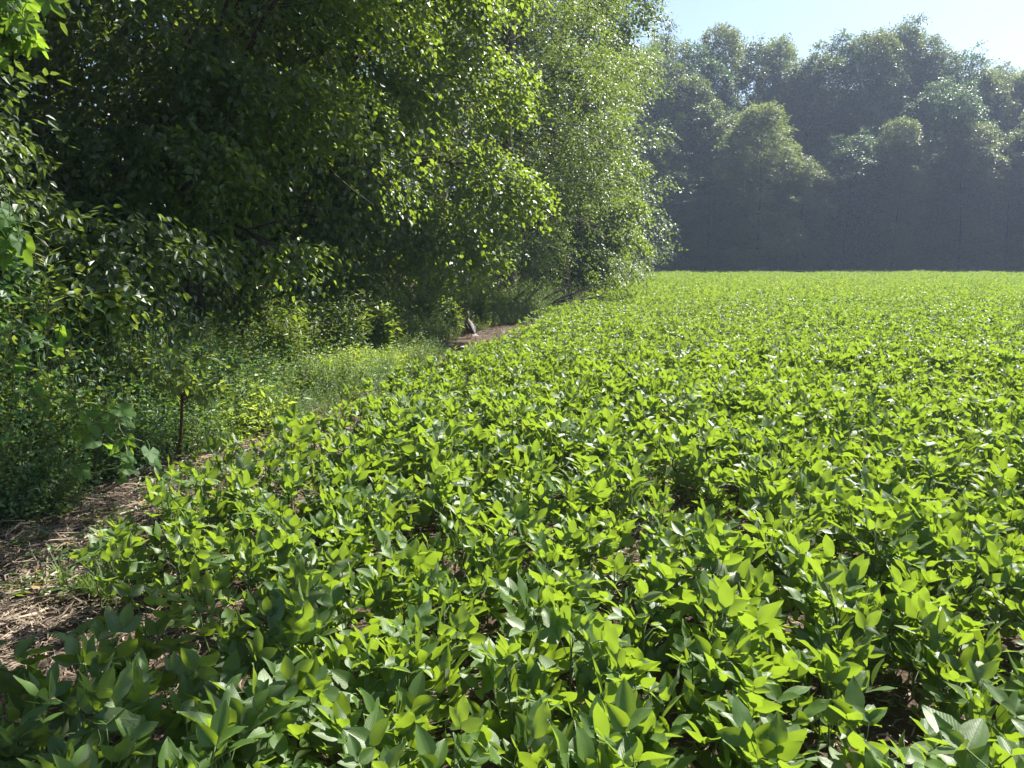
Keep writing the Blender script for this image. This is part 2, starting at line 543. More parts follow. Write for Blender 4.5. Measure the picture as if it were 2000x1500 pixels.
def make_tree(name, label, x, y, height, R, z0, k, total, leaf, mat, seed, group=None, extra=(), tmpl=T_OVATE, cat='tree', r0=.2,
              rc=(.8, 1.5), prof=None, spray=.5, per=9, droop=.35, vis_top=None, flat=.6, cdx=0, cdy=0, front=0):
    rg = np.random.default_rng(seed)
    root = empty(name, (x, y, float(gz(x, y)) - .05))
    tag(root, label, cat, group)
    cl = crown_clumps(cdx, cdy, z0, height, R, k, rg, prof, rc)
    if front:
        for q in range(front):
            z = z0 + (min(height, vis_top or height) - z0) * (q + .5) / front
            a = rg.uniform(-1.1, 1.1)
            rr = R * rg.uniform(.55, .95)
            cl.append((rr * math.sin(a), -rr * math.cos(a), z, rg.uniform(*rc)))
    cl = cl + [(a - x, b - y, c, d) for a, b, c, d in extra]
    cm = crown_mesh('crown', cl, (cdx, cdy, (z0 + height) / 2), total, leaf[0], leaf[1], tmpl, M[mat], rg, per, spray, droop, flat, None, vis_top, (x, y, 0))
    obj('crown', cm, root)
    trunk_parts(root, (0, 0, -.1), (cdx * .6, cdy * .6, height * .86), r0, cl, rg, M['bark'])
    return root


for (wx, wy, wz, wr) in [(650, 745, .3, 1.0), (735, 718, .3, .9), (590, 770, .4, .7), (917, 657, .3, .9), (975, 650, .1, .9), (440, 885, .1, .75), (500, 870, .1, .6), (420, 850, .4, .6),
                         (545, 735, 1.3, .7), (590, 740, 1.0, .6), (700, 705, 1.0, .6), (240, 900, .5, .35), (893, 658, .7, .6)]:
    gx_, gy_ = gpt(wx, wy)
    WELLS.append(((gx_, gy_, wz), wr))
for a_ in [(225, 830, 4.9, .38), (100, 650, 6.2, .4), (1080, 580, 24, 1.0), (20, 480, 3.7, .12)]:
    WELLS.append((tuple(world_at(*a_[:3])), a_[3]))
NEAR = 'trees of the near wood edge'
BOUGH = dict(flat=.42, rc=(1.0, 1.8))
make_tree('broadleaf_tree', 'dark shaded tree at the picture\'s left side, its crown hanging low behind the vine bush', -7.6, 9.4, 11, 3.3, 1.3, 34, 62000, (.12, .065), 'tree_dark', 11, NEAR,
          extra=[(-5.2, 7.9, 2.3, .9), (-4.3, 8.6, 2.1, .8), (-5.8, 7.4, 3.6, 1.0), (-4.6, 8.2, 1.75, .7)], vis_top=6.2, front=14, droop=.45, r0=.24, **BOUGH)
make_tree('broadleaf_tree', 'tall tree with drooping leafy curtain between the dark left tree and the sunlit one', -5.7, 13.6, 13, 3.3, 1.9, 38, 84000, (.115, .08), 'tree', 12, NEAR,
          extra=[(-3.2, 11.2, 1.9, .7), (-4.6, 10.6, 2.0, .8), (-3.4, 11.9, 4.2, 1.0), (-1.1, 8.6, 6.0, .6), (-.4, 9.2, 6.1, .6), (-.2, 8.2, 5.8, .5), (-.7, 10.2, 6.3, .7), (-1.5, 9.8, 6.0, .7), (-.1, 9.9, 6.3, .6), (-1.8, 8.0, 5.7, .6), (-2.6, 12.6, 7.4, 1.2), (-1.9, 13.2, 8.2, 1.2), (-3.1, 11.4, 6.6, 1.1), (-1.5, 12.4, 7.9, 1.0)], vis_top=7.5, front=14, droop=.5, r0=.26, **BOUGH)  # high clumps over the margin are unseen, added to shade the left weeds
make_tree('broadleaf_tree', 'bright sunlit broadleaf tree reaching furthest over the weeds behind the bird', -3.7, 18.8, 14, 3.5, 1.7, 40, 84000, (.125, .095), 'tree', 13, NEAR,
          extra=[(-1.0, 16.8, 2.5, .9), (-.5, 17.4, 3.6, .95), (-.7, 17.6, 5.2, 1.0), (-1.3, 16.2, 1.95, .7), (-1.2, 17.2, 7.2, 1.1), (-.1, 14.6, 9.4, 1.2), (1, 15.4, 10.2, 1.2), (.5, 16.6, 11, 1.3), (1.4, 15.9, 11.2, 1.1), (-1, 14, 9, 1.2), (.2, 13.6, 8.7, 1.1), (1.2, 14.2, 9.8, 1.0)], vis_top=8.5, front=14, droop=.45, r0=.3, **BOUGH)  # highest clumps lie above the frame, added to throw shade on the weed slope
make_tree('fine_leaved_tree', 'yellowish fine-leaved tree standing behind the sunlit broadleaf tree', -.1, 26.5, 16, 4.0, 1.3, 46, 90000, (.1, .055), 'tree_fine', 14, NEAR,
          extra=[(3.1, 25.8, 6.9, 1.0), (3.3, 26.2, 5.6, .8), (2.8, 25.4, 4.3, .9)], vis_top=11, front=16, tmpl=T_RHOMB, droop=.3, r0=.28, rc=(1.0, 1.8), flat=.5)
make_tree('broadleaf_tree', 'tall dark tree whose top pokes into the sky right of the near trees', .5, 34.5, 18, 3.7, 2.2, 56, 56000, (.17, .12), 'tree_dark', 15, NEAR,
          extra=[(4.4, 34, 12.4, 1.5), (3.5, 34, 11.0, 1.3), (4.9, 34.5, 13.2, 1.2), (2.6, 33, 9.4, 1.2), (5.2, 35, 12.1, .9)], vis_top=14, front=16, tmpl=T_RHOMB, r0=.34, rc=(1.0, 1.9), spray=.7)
make_tree('small_tree', 'short bright-edged tree leaning out over the crop at the end of the near trees', 2.9, 34.2, 6.4, 2.0, .7, 34, 24000, (.15, .11), 'tree', 16, NEAR,
          extra=[(5.1, 33.6, 5.6, .45), (4.9, 33.2, 3.9, .6), (5.1, 33.2, 2.4, .5), (4.3, 33, 4.9, .7), (4.5, 33, 3.0, .7)], r0=.14, rc=(.6, 1.0), spray=.55, droop=.5)
rear = [(-12.5, 13.5, 13, 3.6, 'deep shaded tree standing behind the dark left tree'),
        (-10.5, 19, 14, 3.8, 'shaded tree rising behind the drooping leafy curtain'),
        (-7.5, 25, 15, 3.8, 'inner tree of the wood behind the sunlit broadleaf tree'),
        (-3.5, 33, 16, 4.0, 'inner tree standing left of the tall dark tree'),
        (-13.5, 27, 15, 4.0, 'inner tree deepest in the wood on the left'),
        (2.0, 42, 16, 4.2, 'tree behind the tall dark tree at the end of the near wood'),
        (-5, 42, 16, 4.2, 'tree deep in the wood behind the fine-leaved tree'),
        (5.8, 50, 17, 4.0, 'last tree of the near wood, half hidden by the short leaning tree')]
for q, (x, y, h, R, lab) in enumerate(rear):
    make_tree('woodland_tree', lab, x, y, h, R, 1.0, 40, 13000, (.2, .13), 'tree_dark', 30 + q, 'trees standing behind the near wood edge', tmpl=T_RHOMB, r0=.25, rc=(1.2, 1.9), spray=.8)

# ---- overhanging maple beside the camera: trunk outside the frame on the left, a bough high over the field corner


def lobed_leaf_mesh(name, size, rg, mat, lobes=5, soft=.5):
    """a palmate leaf with lobes, midribs raised, gently cupped; origin at the stalk's base"""
    g = Geo()
    na = 41
    ang = np.linspace(-math.pi * .86, math.pi * .86, na)
    tips = np.linspace(-1.9, 1.9, lobes)
    lens = np.interp(np.abs(tips), [0, 1, 2], [1.0, .88, .55])
    rr = np.full(na, .0)
    for tpi, le in zip(tips, lens):
        d = np.abs(ang - tpi)
        rr = np.maximum(rr, le * np.exp(-(d / (.34 + .25 * soft)) ** 1.5))
    rr = np.maximum(rr, .38 + .2 * soft)
    rr *= 1 + .05 * np.sin(ang * 23 + rg.random() * 6)
    rings = [0.02, .35, .7, 1.0]
    vs_, uvs = [], []
    cup = rg.uniform(-.2, .25); tw = rg.uniform(-.3, .3)
    for q in rings:
        xx = np.cos(ang) * rr * q * size * .62; yy = np.sin(ang) * rr * q * size * .62
        zz = cup * (xx ** 2 + yy ** 2) / size + tw * xx * yy / size + .03 * size * q * np.cos(ang * lobes * 1.3) - .25 * np.maximum(xx, 0) ** 2 / size
        vs_.append(np.stack([xx + size * .25, yy, zz], -1))
        uvs.append(np.stack([.5 + np.sin(ang * 2.2) * q * .5, .5 + q * .5 * np.cos(ang)], -1))
    V = np.concatenate(vs_); U = np.concatenate(uvs)
    i = np.arange(3)[:, None] * na; j = np.arange(na - 1)[None]
    f = np.stack([i + j, i + na + j, i + na + j + 1, i + j + 1], -1).reshape(-1, 4)
    g.add(V, f, rg.random(), U)
    tube(g, [(-size * .5, 0, -.1 * size), (-.1 * size, 0, .02), (size * .25, 0, 0)], size * .018, 4, .6)
    return g.mesh(name, [mat], True)


rg = np.random.default_rng(99)
LOBED = [lobed_leaf_mesh('leaf', 1.0, rg, M['vine'], 5, rg.uniform(.35, .6)) for _ in range(6)]
ROUNDISH = [lobed_leaf_mesh('leaf', 1.0, rg, M['vine'], 3, rg.uniform(.8, 1.0)) for _ in range(6)]


def place_leaf(root, me, p, axis, nrm, size, name='leaf'):
    a = Vector(axis).normalized(); n = Vector(nrm)
    b = n.cross(a).normalized(); n = a.cross(b)
    o = bpy.data.objects.new(name, me)
    COL.objects.link(o)
    o.parent = root
    m = Matrix((a, b, n)).transposed().to_4x4()
    o.matrix_local = Matrix.Translation(Vector(p) - Vector(root.location)) @ m @ Matrix.Scale(size, 4)
    return o


maple = empty('overhanging_maple', (-4.6, 1.6, 0))
tag(maple, 'maple beside the viewer whose big lobed leaves hang in at the upper left corner', 'tree')
rg = np.random.default_rng(5)
mcl = [(.5 + rg.uniform(-.95, .8), 4.75 + rg.uniform(-.55, .5), 4.7 + rg.uniform(-.1, .4), rg.uniform(.38, .55)) for _ in range(11)]
mcl += [(-.2, 7.5, 5.6, .55), (-.8, 7.1, 5.5, .5), (.4, 8.0, 5.8, .5), (-.5, 6.6, 5.3, .45)]  # clumps out of view, added to shade the straw strip
mcl += [(-4.4 + rg.uniform(-1, .6), 6.6 + rg.uniform(-1, 1), 5.4 + rg.uniform(-.3, 1.5), rg.uniform(.7, 1.0)) for _ in range(9)]
mcl += [(-5 + rg.uniform(-1.5, 1.5), 2.5 + rg.uniform(-1.5, 1.5), 5.5 + rg.uniform(-1, 2.5), 1.1) for _ in range(12)]
mcl_l = [(a + 4.6, b - 1.6, c, d) for a, b, c, d in mcl]
obj('crown', crown_mesh('crown', mcl_l, (0, 0, 5), 15000, .13, .12, T_LOBED, M['tree'], rg, 8, .45, .35, origin=(-4.6, 1.6, 0)), maple)
trunk_parts(maple, (0, 0, -.1), (.3, .4, 7.5), .22, mcl_l, rg, M['bark'], 6)
# leaves that hang into the picture, each of its own
tw = Geo()


def hanging_twig(p0, p1, n, size, rg, meshes, droop=.5, spread=.5):
    p = wobble_path(p0, p1, 8, .015, rg)
    tube(tw, p - np.array(maple.location), np.linspace(.008, .003, 8), 4)
    for q in range(n):
        t = rg.uniform(.5, 1.02)
        c = p[0] * (1 - t) + p[-1] * t + rg.normal(0, .045, 3)
        ax = (np.array(p[-1]) - np.array(p[0])) * .6 + np.array([rg.normal(0, spread), rg.normal(0, spread), -droop - rg.random() * .6])
        place_leaf(maple, meshes[rg.integers(len(meshes))], c, ax, (rg.normal(0, .4), -.55 + rg.normal(0, .3), .8), size * rg.uniform(.75, 1.2))


D1 = 3.7
for (a, b, n_) in [((-180, -60), (70, 50), 12), ((-180, -90), (65, -5), 12), ((-160, 0), (85, 70), 10), ((-140, 30), (15, 85), 10), ((-180, -120), (25, 10), 14), ((-120, -60), (45, 30), 10)]:
    hanging_twig(world_at(a[0], a[1], D1), world_at(b[0], b[1], D1 + rg.uniform(-.15, .15)), n_, .155, rg, LOBED)
for (a, b, n_) in [((-160, 400), (45, 440), 9), ((-150, 430), (40, 465), 8), ((-150, 460), (5, 490), 8)]:
    hanging_twig(world_at(a[0], a[1], D1), world_at(b[0], b[1], D1), n_, .15, rg, ROUNDISH)
# the bough those lower leaves hang from
tube(tw, wobble_path(np.array([.1, .2, 2.3]), world_at(-190, 415, D1) - np.array(maple.location), 7, .03, rg), np.linspace(.03, .01, 7), 6)
tube(tw, wobble_path(np.array([.15, .2, 3.4]), world_at(-210, -80, D1) - np.array(maple.location), 7, .03, rg), np.linspace(.04, .012, 7), 6)
tag(obj('twigs', tw.mesh('twigs', M['bark'], True), maple), kind='stuff')

# ------------------------------------------------------------------ far wood
far_meshes = []
for s in range(7):
    rg = np.random.default_rng(200 + s)
    H, R = 24.0, 4.4
    prof = [([0, .1, .4, .75, .92, 1], [.9, .95, 1, .85, .5, .18]), ([0, .2, .5, .8, 1], [.9, .9, .9, 1.0, .35]), ([0, .3, .6, .85, 1], [.95, 1, .9, .55, .12])][s % 3]
    cl = crown_clumps(0, 0, 1.2, H - 1.2, R, 74, rg, prof, (.9, 1.75))
    for q in range(26):
        h_ = 1 - .62 * rg.random() ** 1.5
        a_ = rg.uniform(0, 6.28)
        rr = R * float(np.interp(h_, *prof)) * rg.uniform(.75, 1.15)
        cl.append((rr * math.cos(a_), rr * math.sin(a_), (H - 1.2) * h_ + rg.uniform(.2, 1.6), rg.uniform(.35, .75)))
    cm = crown_mesh('crown', cl, (0, 0, 13), 37000, .3, .19, T_RHOMB, M[['tree_far', 'tree_far3', 'tree_far2', 'tree_far', 'tree_far4', 'tree_far2', 'tree_far3'][s]], rg, 8, .9, .3, .7)
    g = Geo(); pts = wobble_path((0, 0, 0), (0, 0, H * .85), 8, .25, rg)
    tube(g, pts, np.linspace(.13, .03, 8), 6)
    tm = g.mesh('trunk', M['bark_far'], True)
    lims = []
    for c in sorted(cl, key=lambda c: -c[3])[:3]:
        g = Geo(); st = pts[int(np.clip(c[2] / H * 8 - 1, 1, 6))]
        tube(g, wobble_path(st, np.array(c[:3]), 6, .15, rg, -.5), np.linspace(.06, .02, 6), 5)
        lims.append(g.mesh('limb', M['bark_far'], True))
    far_meshes.append((cm, tm, lims))


def far_tree(px, top_py, y, wid, var, label, group, rz=0.0, cat='tree'):
    d = y * math.cos(PITCH) + .0
    x = (px - 1000) / 1500 * y
    el = math.atan((750 - top_py) / 1500) - PITCH
    h = CAM_H + y * math.tan(el)
    root = empty('woodland_tree', (x, y, 0), rz)
    tag(root, label, cat, group)
    cm, tm, lims = far_meshes[var]
    sz = h / 23.3; sx = wid / 9.2
    for nm, me in [('crown', cm), ('trunk', tm)] + [('limb', l) for l in lims]:
        o = obj(nm, me, root)
        o.scale = (sx, sx, sz)
    return root


G1 = 'trees of the far wood edge'
far_list = [
    (1165, 150, 92, 9, 0, 'far tree just emerging behind the short leaning tree'),
    (1245, 108, 95, 8, 1, 'far tree with a rounded top beside the near trees\' right edge'),
    (1290, 78, 98, 8, 3, 'far tall tree with a tuft standing right above the field\'s left end'),
    (1345, 100, 94, 8.5, 4, 'far broad dark tree just left of the highest left-hand far crown'),
    (1388, 62, 97, 8, 6, 'highest tree in the left half of the far wood, olive rounded top'),
    (1440, 95, 99, 8.5, 0, 'far tree with spiky top right of the olive rounded one'),
    (1497, 88, 100, 8, 2, 'far pale feathery-topped tree left of the dip in the treetops'),
    (1532, 135, 96, 7, 1, 'far lower tree in the dip of the treetops'),
    (1470, 212, 82, 9.5, 5, 'shorter light green round tree standing in front of the far wood'),
    (1575, 112, 95, 9, 3, 'far tree with brownish shoulder right of the dip in the treetops'),
    (1625, 78, 97, 8.5, 4, 'far tall dark tree left of the twin highest tops'),
    (1672, 72, 94, 8.5, 6, 'far tall slender green tree, left of the twin highest tops\' gap'),
    (1708, 64, 99, 8, 1, 'left one of the twin highest tops of the far wood'),
    (1746, 64, 97, 8, 3, 'right one of the twin highest tops of the far wood'),
    (1790, 105, 95, 8.5, 0, 'far tree on the falling shoulder right of the twin tops'),
    (1732, 238, 84, 6, 6, 'small yellow-green tree standing in front below the twin tops'),
    (1835, 112, 96, 8, 4, 'far pale green tree with two pointed tips'),
    (1878, 148, 94, 8.5, 6, 'far rounded tree right of the two pointed tips'),
    (1910, 140, 98, 8, 1, 'far tree with dark mass near the right side'),
    (1955, 152, 95, 8.5, 2, 'far pale tree second from the picture\'s right border'),
    (1996, 152, 98, 9, 3, 'far tree cut by the picture\'s right border'),
    (1372, 350, 82, 7, 0, 'low dark tree hugging the far field edge at left'),
    (1550, 315, 82, 5.5, 1, 'low tree with a yellow-green tip in the middle of the far edge'),
    (1640, 270, 85, 8, 4, 'low dark broad tree under the tall slender green one'),
    (1862, 250, 84, 7.5, 6, 'low tree below the two pointed tips, leaves glinting'),
    (1952, 265, 85, 8, 3, 'low dark tree near the right end of the far field edge'),
    (1272, 255, 85, 7, 3, 'low tree in the far wood\'s left corner by the near trees'),
    (1322, 150, 89, 8.5, 3, 'mid-height dark tree in front of the far wood\'s left part'),
    (1812, 165, 88, 8, 4, 'mid-height tree with a glinting right flank'),
    (1412, 235, 86, 6, 6, 'slim tree pressed between the light green round tree and the dark one left of it'),
]
for q, (px, py, y, w_, var, lab) in enumerate(far_list):
    far_tree(px, py, y, w_, var, lab, G1, q * 1.7)
rg = np.random.default_rng(77)
lab2 = 'tree of the second row hidden behind the far wood edge'
for q in range(15):
    px = 1130 + q * 64 + rg.uniform(-15, 15)
    far_tree(px, 185 + rg.uniform(-20, 30), 112 + rg.uniform(-2, 3), 10, q % 7, lab2, 'second row of the far wood', q * 2.1)
for q in range(8):
    far_tree(2040 + q * 62, 150 + rg.uniform(-25, 25), 87 + rg.uniform(-2, 2), 9, q % 7, 'tree of the far wood continuing beyond the field to the right', 'far wood beyond the right border', q)

rg = np.random.default_rng(33)
g = Geo(); n = 5200
bx = rg.uniform(-26, -2, n); by = rg.uniform(14, 60, n)
bx = np.where(bx > np.interp(by, [14, 18, 24, 34, 60], [-6.5, -5, -1.5, 2, 8]), bx - 9, bx)
bz = rg.uniform(.1, 4.5, n)
sprays(g, np.stack([bx, by, bz], -1), rg.normal(0, 1, (n, 3)) * [1, 1, .3], .9, 8, .26, .17, T_RHOMB, rg)
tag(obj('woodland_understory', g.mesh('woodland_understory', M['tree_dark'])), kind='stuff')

# brush along the foot of the far wood
rg = np.random.default_rng(31)
g = Geo()
n = 2600
bx = rg.uniform(8, 75, n); by = 80.8 + rg.uniform(0, 3.2, n) + .4 * np.sin(bx)
bz = rg.uniform(.1, 1.0, n) ** 1.2 * (1.6 + 1.2 * np.sin(bx * .35) ** 2 + 1.6 * np.sin(bx * .11 + 2) ** 2)
sprays(g, np.stack([bx, by, bz], -1), rg.normal(0, 1, (n, 3)) * [1, 1, .3] + [0, -.4, .4], .7, 8, .2, .11, T_RHOMB, rg)
n = 500
bx = np.concatenate([rg.normal(18.5, 1.3, n), rg.uniform(10, 70, n)]); n *= 2
by = 80.9 + rg.uniform(0, .8, n); bz = rg.uniform(.2, 1.4, n)
sprays(g, np.stack([bx, by, bz], -1), rg.normal(0, 1, (n, 3)) * [1, 1, .3] + [0, -.3, .6], .6, 7, .2, .06, T_LANCE, rg, mi=1)
tag(obj('woodland_edge_brush', g.mesh('woodland_edge_brush', [M['tree_far'], M['grass']])), kind='stuff')

# ------------------------------------------------------------------ soybean


def leaflet(g, M4, L, W, rg, nt_, ns_, r):
    """ovate pointed leaflet, folded along the midrib, drooping at its tip"""
    t = np.linspace(0, 1, nt_)
    w = (t + .003) ** .6 * (1 - t) ** 1.0
    w = w / w.max()
    s = np.linspace(-1, 1, ns_)
    T, S = np.meshgrid(t, s, indexing='ij')
    Wt = w[:, None] * np.ones_like(S)
    fold = rg.uniform(.05, .6); curl = rg.uniform(-.15, .25); wav = rg.uniform(0, .05); tws = rg.uniform(-.3, .3)
    xx = T * L
    yy = S * Wt * W / 2
    zz = fold * np.abs(yy) - curl * L * T ** 2 * .6 + wav * L * np.sin(T * 9 + S * 2) * np.abs(S) + tws * yy * T
    yy = yy * (1 - .12 * fold)
    v = np.stack([xx, yy, zz, np.ones_like(xx)], -1).reshape(-1, 4) @ M4.T
    i = np.arange(nt_ - 1)[:, None] * ns_; j = np.arange(ns_ - 1)[None]
    f = np.stack([i + j, i + ns_ + j, i + ns_ + j + 1, i + j + 1], -1).reshape(-1, 4)
    uv = np.stack([S.ravel() * Wt.ravel() * .5 + .5, T.ravel()], -1)
    g.add(v[:, :3], f, r, uv, 0)


def frame(o, a, n):
    a = norm(np.array(a, float)); b = norm(np.cross(n, a)); n = np.cross(a, b)
    m = np.eye(4); m[:3, 0] = a; m[:3, 1] = b; m[:3, 2] = n; m[:3, 3] = o
    return m


def rot_toward(vec, h, ang):
    """rotate vec so that straight up leans by ang toward the level direction h"""
    ax = np.cross([0, 0, 1.0], h)
    return vec * math.cos(ang) + np.cross(ax, vec) * math.sin(ang) + ax * np.dot(ax, vec) * (1 - math.cos(ang))


SUN_H = np.array([math.sin(SUN_AZ), math.cos(SUN_AZ), 0.0])


def trifoliate(g, o, az, rg, size, pet, nt_, ns_, stem_sides=4, tilt=None, helio=None):
    """petiole rising from o towards azimuth az, with three leaflets; everything local"""
    h = np.array([math.cos(az), math.sin(az), 0.0])
    e = rg.uniform(.6, 1.3)
    end = o + h * pet * math.cos(e) + np.array([0, 0, pet * math.sin(e)])
    mid = (o + end) / 2 + np.array([0, 0, .02]) - h * .01
    if stem_sides: tube(g, [o, mid, end], [.0022, .0017, .0014], stem_sides, .5, 1)
    r = rg.random()
    # the blade turns up toward the light by a chance amount
    up = rg.uniform(-.2, 1.35) if tilt is None else tilt
    lean = 0.0 if helio is None else helio
    side = np.cross(h, [0, 0, 1.0])
    A = h * math.cos(up) + np.array([0, 0, math.sin(up)])
    Nn = -h * math.sin(up) + np.array([0, 0, math.cos(up)]) + rg.normal(0, .25, 3)
    if lean: A, Nn, side = (rot_toward(q_, SUN_H, lean) for q_ in (A, Nn, side))
    L = size * rg.uniform(.85, 1.15)
    rachis = end + A * L * .22
    if stem_sides: tube(g, [end, rachis], [.0013, .001], 3, .5, 1)
    leaflet(g, frame(rachis, A + rg.normal(0, .12, 3), Nn), L, L * rg.uniform(.48, .58), rg, nt_, ns_, np.clip(r + rg.normal(0, .1), 0, .965) if r < .98 else r)
    for sg in (-1, 1):
        an = rg.uniform(.9, 1.35)
        a2 = A * math.cos(an) + side * sg * math.sin(an) + Nn * rg.uniform(-.2, .5) + np.array([0, 0, rg.uniform(0, .5)])
        leaflet(g, frame(end, a2, Nn + side * sg * rg.uniform(-.5, .3) + rg.normal(0, .2, 3)), L * .9, L * rg.uniform(.46, .56), rg, nt_, ns_, np.clip(r + rg.normal(0, .1), 0, .965) if r < .98 else r)


def plant_layout(rg, height, nodes):
    """stem path and the places where leaves leave it"""
    p = wobble_path((0, 0, -.02), (rg.normal(0, .03), rg.normal(0, .03), height), 7, .008, rg)
    spots = []
    az = rg.uniform(0, 6.28)
    for q in range(nodes):
        t = .16 + .84 * (q + .5) / nodes
        k = t * 6; i = min(int(k), 5); o = p[i] * (1 - (k - i)) + p[i + 1] * (k - i)
        az += math.pi + rg.normal(0, .55)
        top = t
        spots.append((o, az, np.interp(top, [0, .6, .9, 1], [.1, .16, .11, .05]) * rg.uniform(.8, 1.2), np.interp(top, [0, .35, .75, 1], [.07, .105, .1, .065]) * rg.uniform(.88, 1.15)))
    # two short side branches low down
    for q in range(3):
        az2 = rg.uniform(0, 6.28)
        o = p[1] + np.array([0, 0, .03 * q])
        spots.append((o, az2, .2 * rg.uniform(.8, 1.3), .09 * rg.uniform(.8, 1.1)))
    return p, spots


# the single trifoliate leaves of the near plants (shared meshes)
TRI = []
rg = np.random.default_rng(41)
for q in range(30):
    g = Geo()
    pet = [.06, .12, .18][q % 3]
    trifoliate(g, np.zeros(3), 0.0, rg, .1, pet, 7, 5)
    TRI.append((pet, g.mesh('leaf', [M['soy'], M['soy_stem']], True)))

PROTO = []
rg = np.random.default_rng(43)
for q in range(16):
    H = rg.uniform(.3, .44)
    p, spots = plant_layout(rg, H, int(rg.integers(12, 16)))
    g = Geo(); tube(g, p, np.linspace(.0045, .002, 7), 5, .4, 0)
    PROTO.append((g.mesh('stem', M['soy_stem'], True), spots))

# rows, nearly parallel to the field edge, drilled unevenly
ROW_AZ = math.radians(11)
rd = np.array([math.sin(ROW_AZ), math.cos(ROW_AZ)]); rn = np.array([math.cos(ROW_AZ), -math.sin(ROW_AZ)])


def soy_points(y0, y1, row, step, jit, seed, skip=.08):
    rg = np.random.default_rng(seed)
    u = np.arange(-60, 140, row); w = np.arange(-10, 140, step)
    U, Wv = np.meshgrid(u, w)
    U = U.ravel() + rg.normal(0, jit, U.size); Wv = Wv.ravel() + rg.uniform(-step / 2, step / 2, U.size)
    x = U * rn[0] + Wv * rd[0]; y = U * rn[1] + Wv * rd[1]
    keep = (y > y0) & (y <= y1) & (x < .72 * y + 3.0) & (x > -.85 * y - 3) & (rg.random(x.size) > skip)
    x, y = x[keep], y[keep]
    d = x - edge(y) - .12 * np.sin(y * 2.3) - .08 * np.sin(y * 5.1 + 1)
    # thinner stand toward the margin of the near corner, bare spots inside the field
    dens = np.where(y < 7.5, np.clip(.22 + d * .7, .0, 1), np.clip(.35 + d * 1.3, 0, 1))
    keep = (d > 0) & (rg.random(x.size) < dens)
    for (bx, by, ba, bb) in BARE:
        keep &= (((x - bx) / ba) ** 2 + ((y - by) / bb) ** 2) > rg.uniform(.75, 1.25, x.size)
    return x[keep], y[keep], d[keep]


BARE = []
for (px, py, ba, bb) in [(1340, 1085, .34, .42), (1450, 1150, .2, .22), (860, 1140, .2, .18), (1190, 1300, .14, .14), (1720, 1420, .14, .12), (900, 1370, .14, .12), (560, 1290, .2, .15),
                         (475, 890, .5, .65), (400, 930, .45, .45), (250, 1040, .35, .3), (300, 1270, .5, .18), (180, 1330, .35, .16), (620, 985, .16, .3), (1530, 1010, .14, .35), (1330, 1420, .1, .1), (1240, 960, .12, .4)]:
    x, y = gpt(px, py)
    BARE.append((x, y, ba, bb))

sx_, sy_, sd_ = soy_points(1.5, 11, .37, .108, .09, 51, .06)
order = np.argsort(np.hypot(sx_, sy_ + .2))
px_, py_, dd_ = project(np.stack([sx_, sy_, np.full(len(sx_), .45)], -1))
inview = (px_ > -60) & (px_ < 2060) & (py_ < 1580) & (py_ > 0)
near_idx = [k for k in order if inview[k]][:300]
near_set = set(near_idx)
GS = 'soybean plants of the nearest rows'
rg = np.random.default_rng(57)
for k in near_idx:
    x, y, d = float(sx_[k]), float(sy_[k]), float(sd_[k])
    stem, spots = PROTO[int(rg.integers(len(PROTO)))]
    root = empty('soybean_plant', (x, y, float(gz(x, y))), rg.uniform(0, 6.28))
    sc = rg.uniform(.9, 1.2) * (.86 if d < .35 else 1.0)
    root.scale = (sc, sc, sc * rg.uniform(.92, 1.12))
    ppx, ppy = px_[k], py_[k]
    look = 'low' if sc < .97 else ('tall' if sc > 1.12 else 'middling')
    if d < .35 and y > 3.3: where = 'at the ragged margin beside the bare straw strip, ' + ('far end' if y > 4.6 else 'near end')
    elif ppx < 520 and ppy > 1080: where = 'in the lower left tree shade, ' + ('against the left border' if ppx < 180 else 'straw before it' if ppx < 350 else 'beside sunlit plants')
    else:
        dep = 'along the bottom border' if ppy > 1400 else 'in the rank behind the bottom plants' if ppy > 1250 else 'just nearer than the bare soil patch' if ppy > 1120 else 'level with the bare soil patch' if ppy > 1010 else 'beyond the bare soil patch'
        hor = 'toward the left' if ppx < 700 else 'left of the middle' if ppx < 980 else 'at the middle' if ppx < 1240 else 'right of the middle' if ppx < 1500 else 'toward the right' if ppx < 1780 else 'at the right border'
        where = dep + ', ' + hor
    lab = look + ' soybean plant ' + where
    tag(root, lab, 'soybean plant', GS)
    obj('stem', stem, root)
    for (o, az, pet, size) in spots:
        cand = min(range(3), key=lambda i: abs([.06, .12, .18][i] - pet))
        pm, me = TRI[cand + 3 * int(rg.integers(10))]
        lo = bpy.data.objects.new('leaf', me)
        COL.objects.link(lo)
        lo.parent = root
        lo.location = o
        s = size / .1 * (.86 if y < 3.2 else .8)
        rz = root.rotation_euler.z
        hl = Vector((math.sin(SUN_AZ + rz), math.cos(SUN_AZ + rz), 0))
        ax = Vector((0, 0, 1)).cross(hl)
        rm = Matrix.Rotation(rg.normal(.38, .42), 4, ax) @ Matrix.Rotation(az + rg.normal(0, .3), 4, 'Z')
        lo.matrix_local = Matrix.Translation(Vector(o)) @ rm @ Matrix.Scale(s, 4)

# the rest of the crop: one instanced sheet of plants
proto_col = bpy.data.collections.new('soybean_prototypes')


def full_plant(name, rg, nt_, ns_, mat, sides, nodes, H):
    g = Geo()
    p, spots = plant_layout(rg, H, nodes)
    if sides: tube(g, p[::2], .004, 3, .4, 1)
    for (o, az, pet, size) in spots:
        trifoliate(g, o, az, rg, size * .82, pet, nt_, ns_, sides, None, rg.normal(.38, .42))
    o = bpy.data.objects.new(name, g.mesh(name, [mat, M['soy_stem']], ns_ > 3))
    proto_col.objects.link(o)


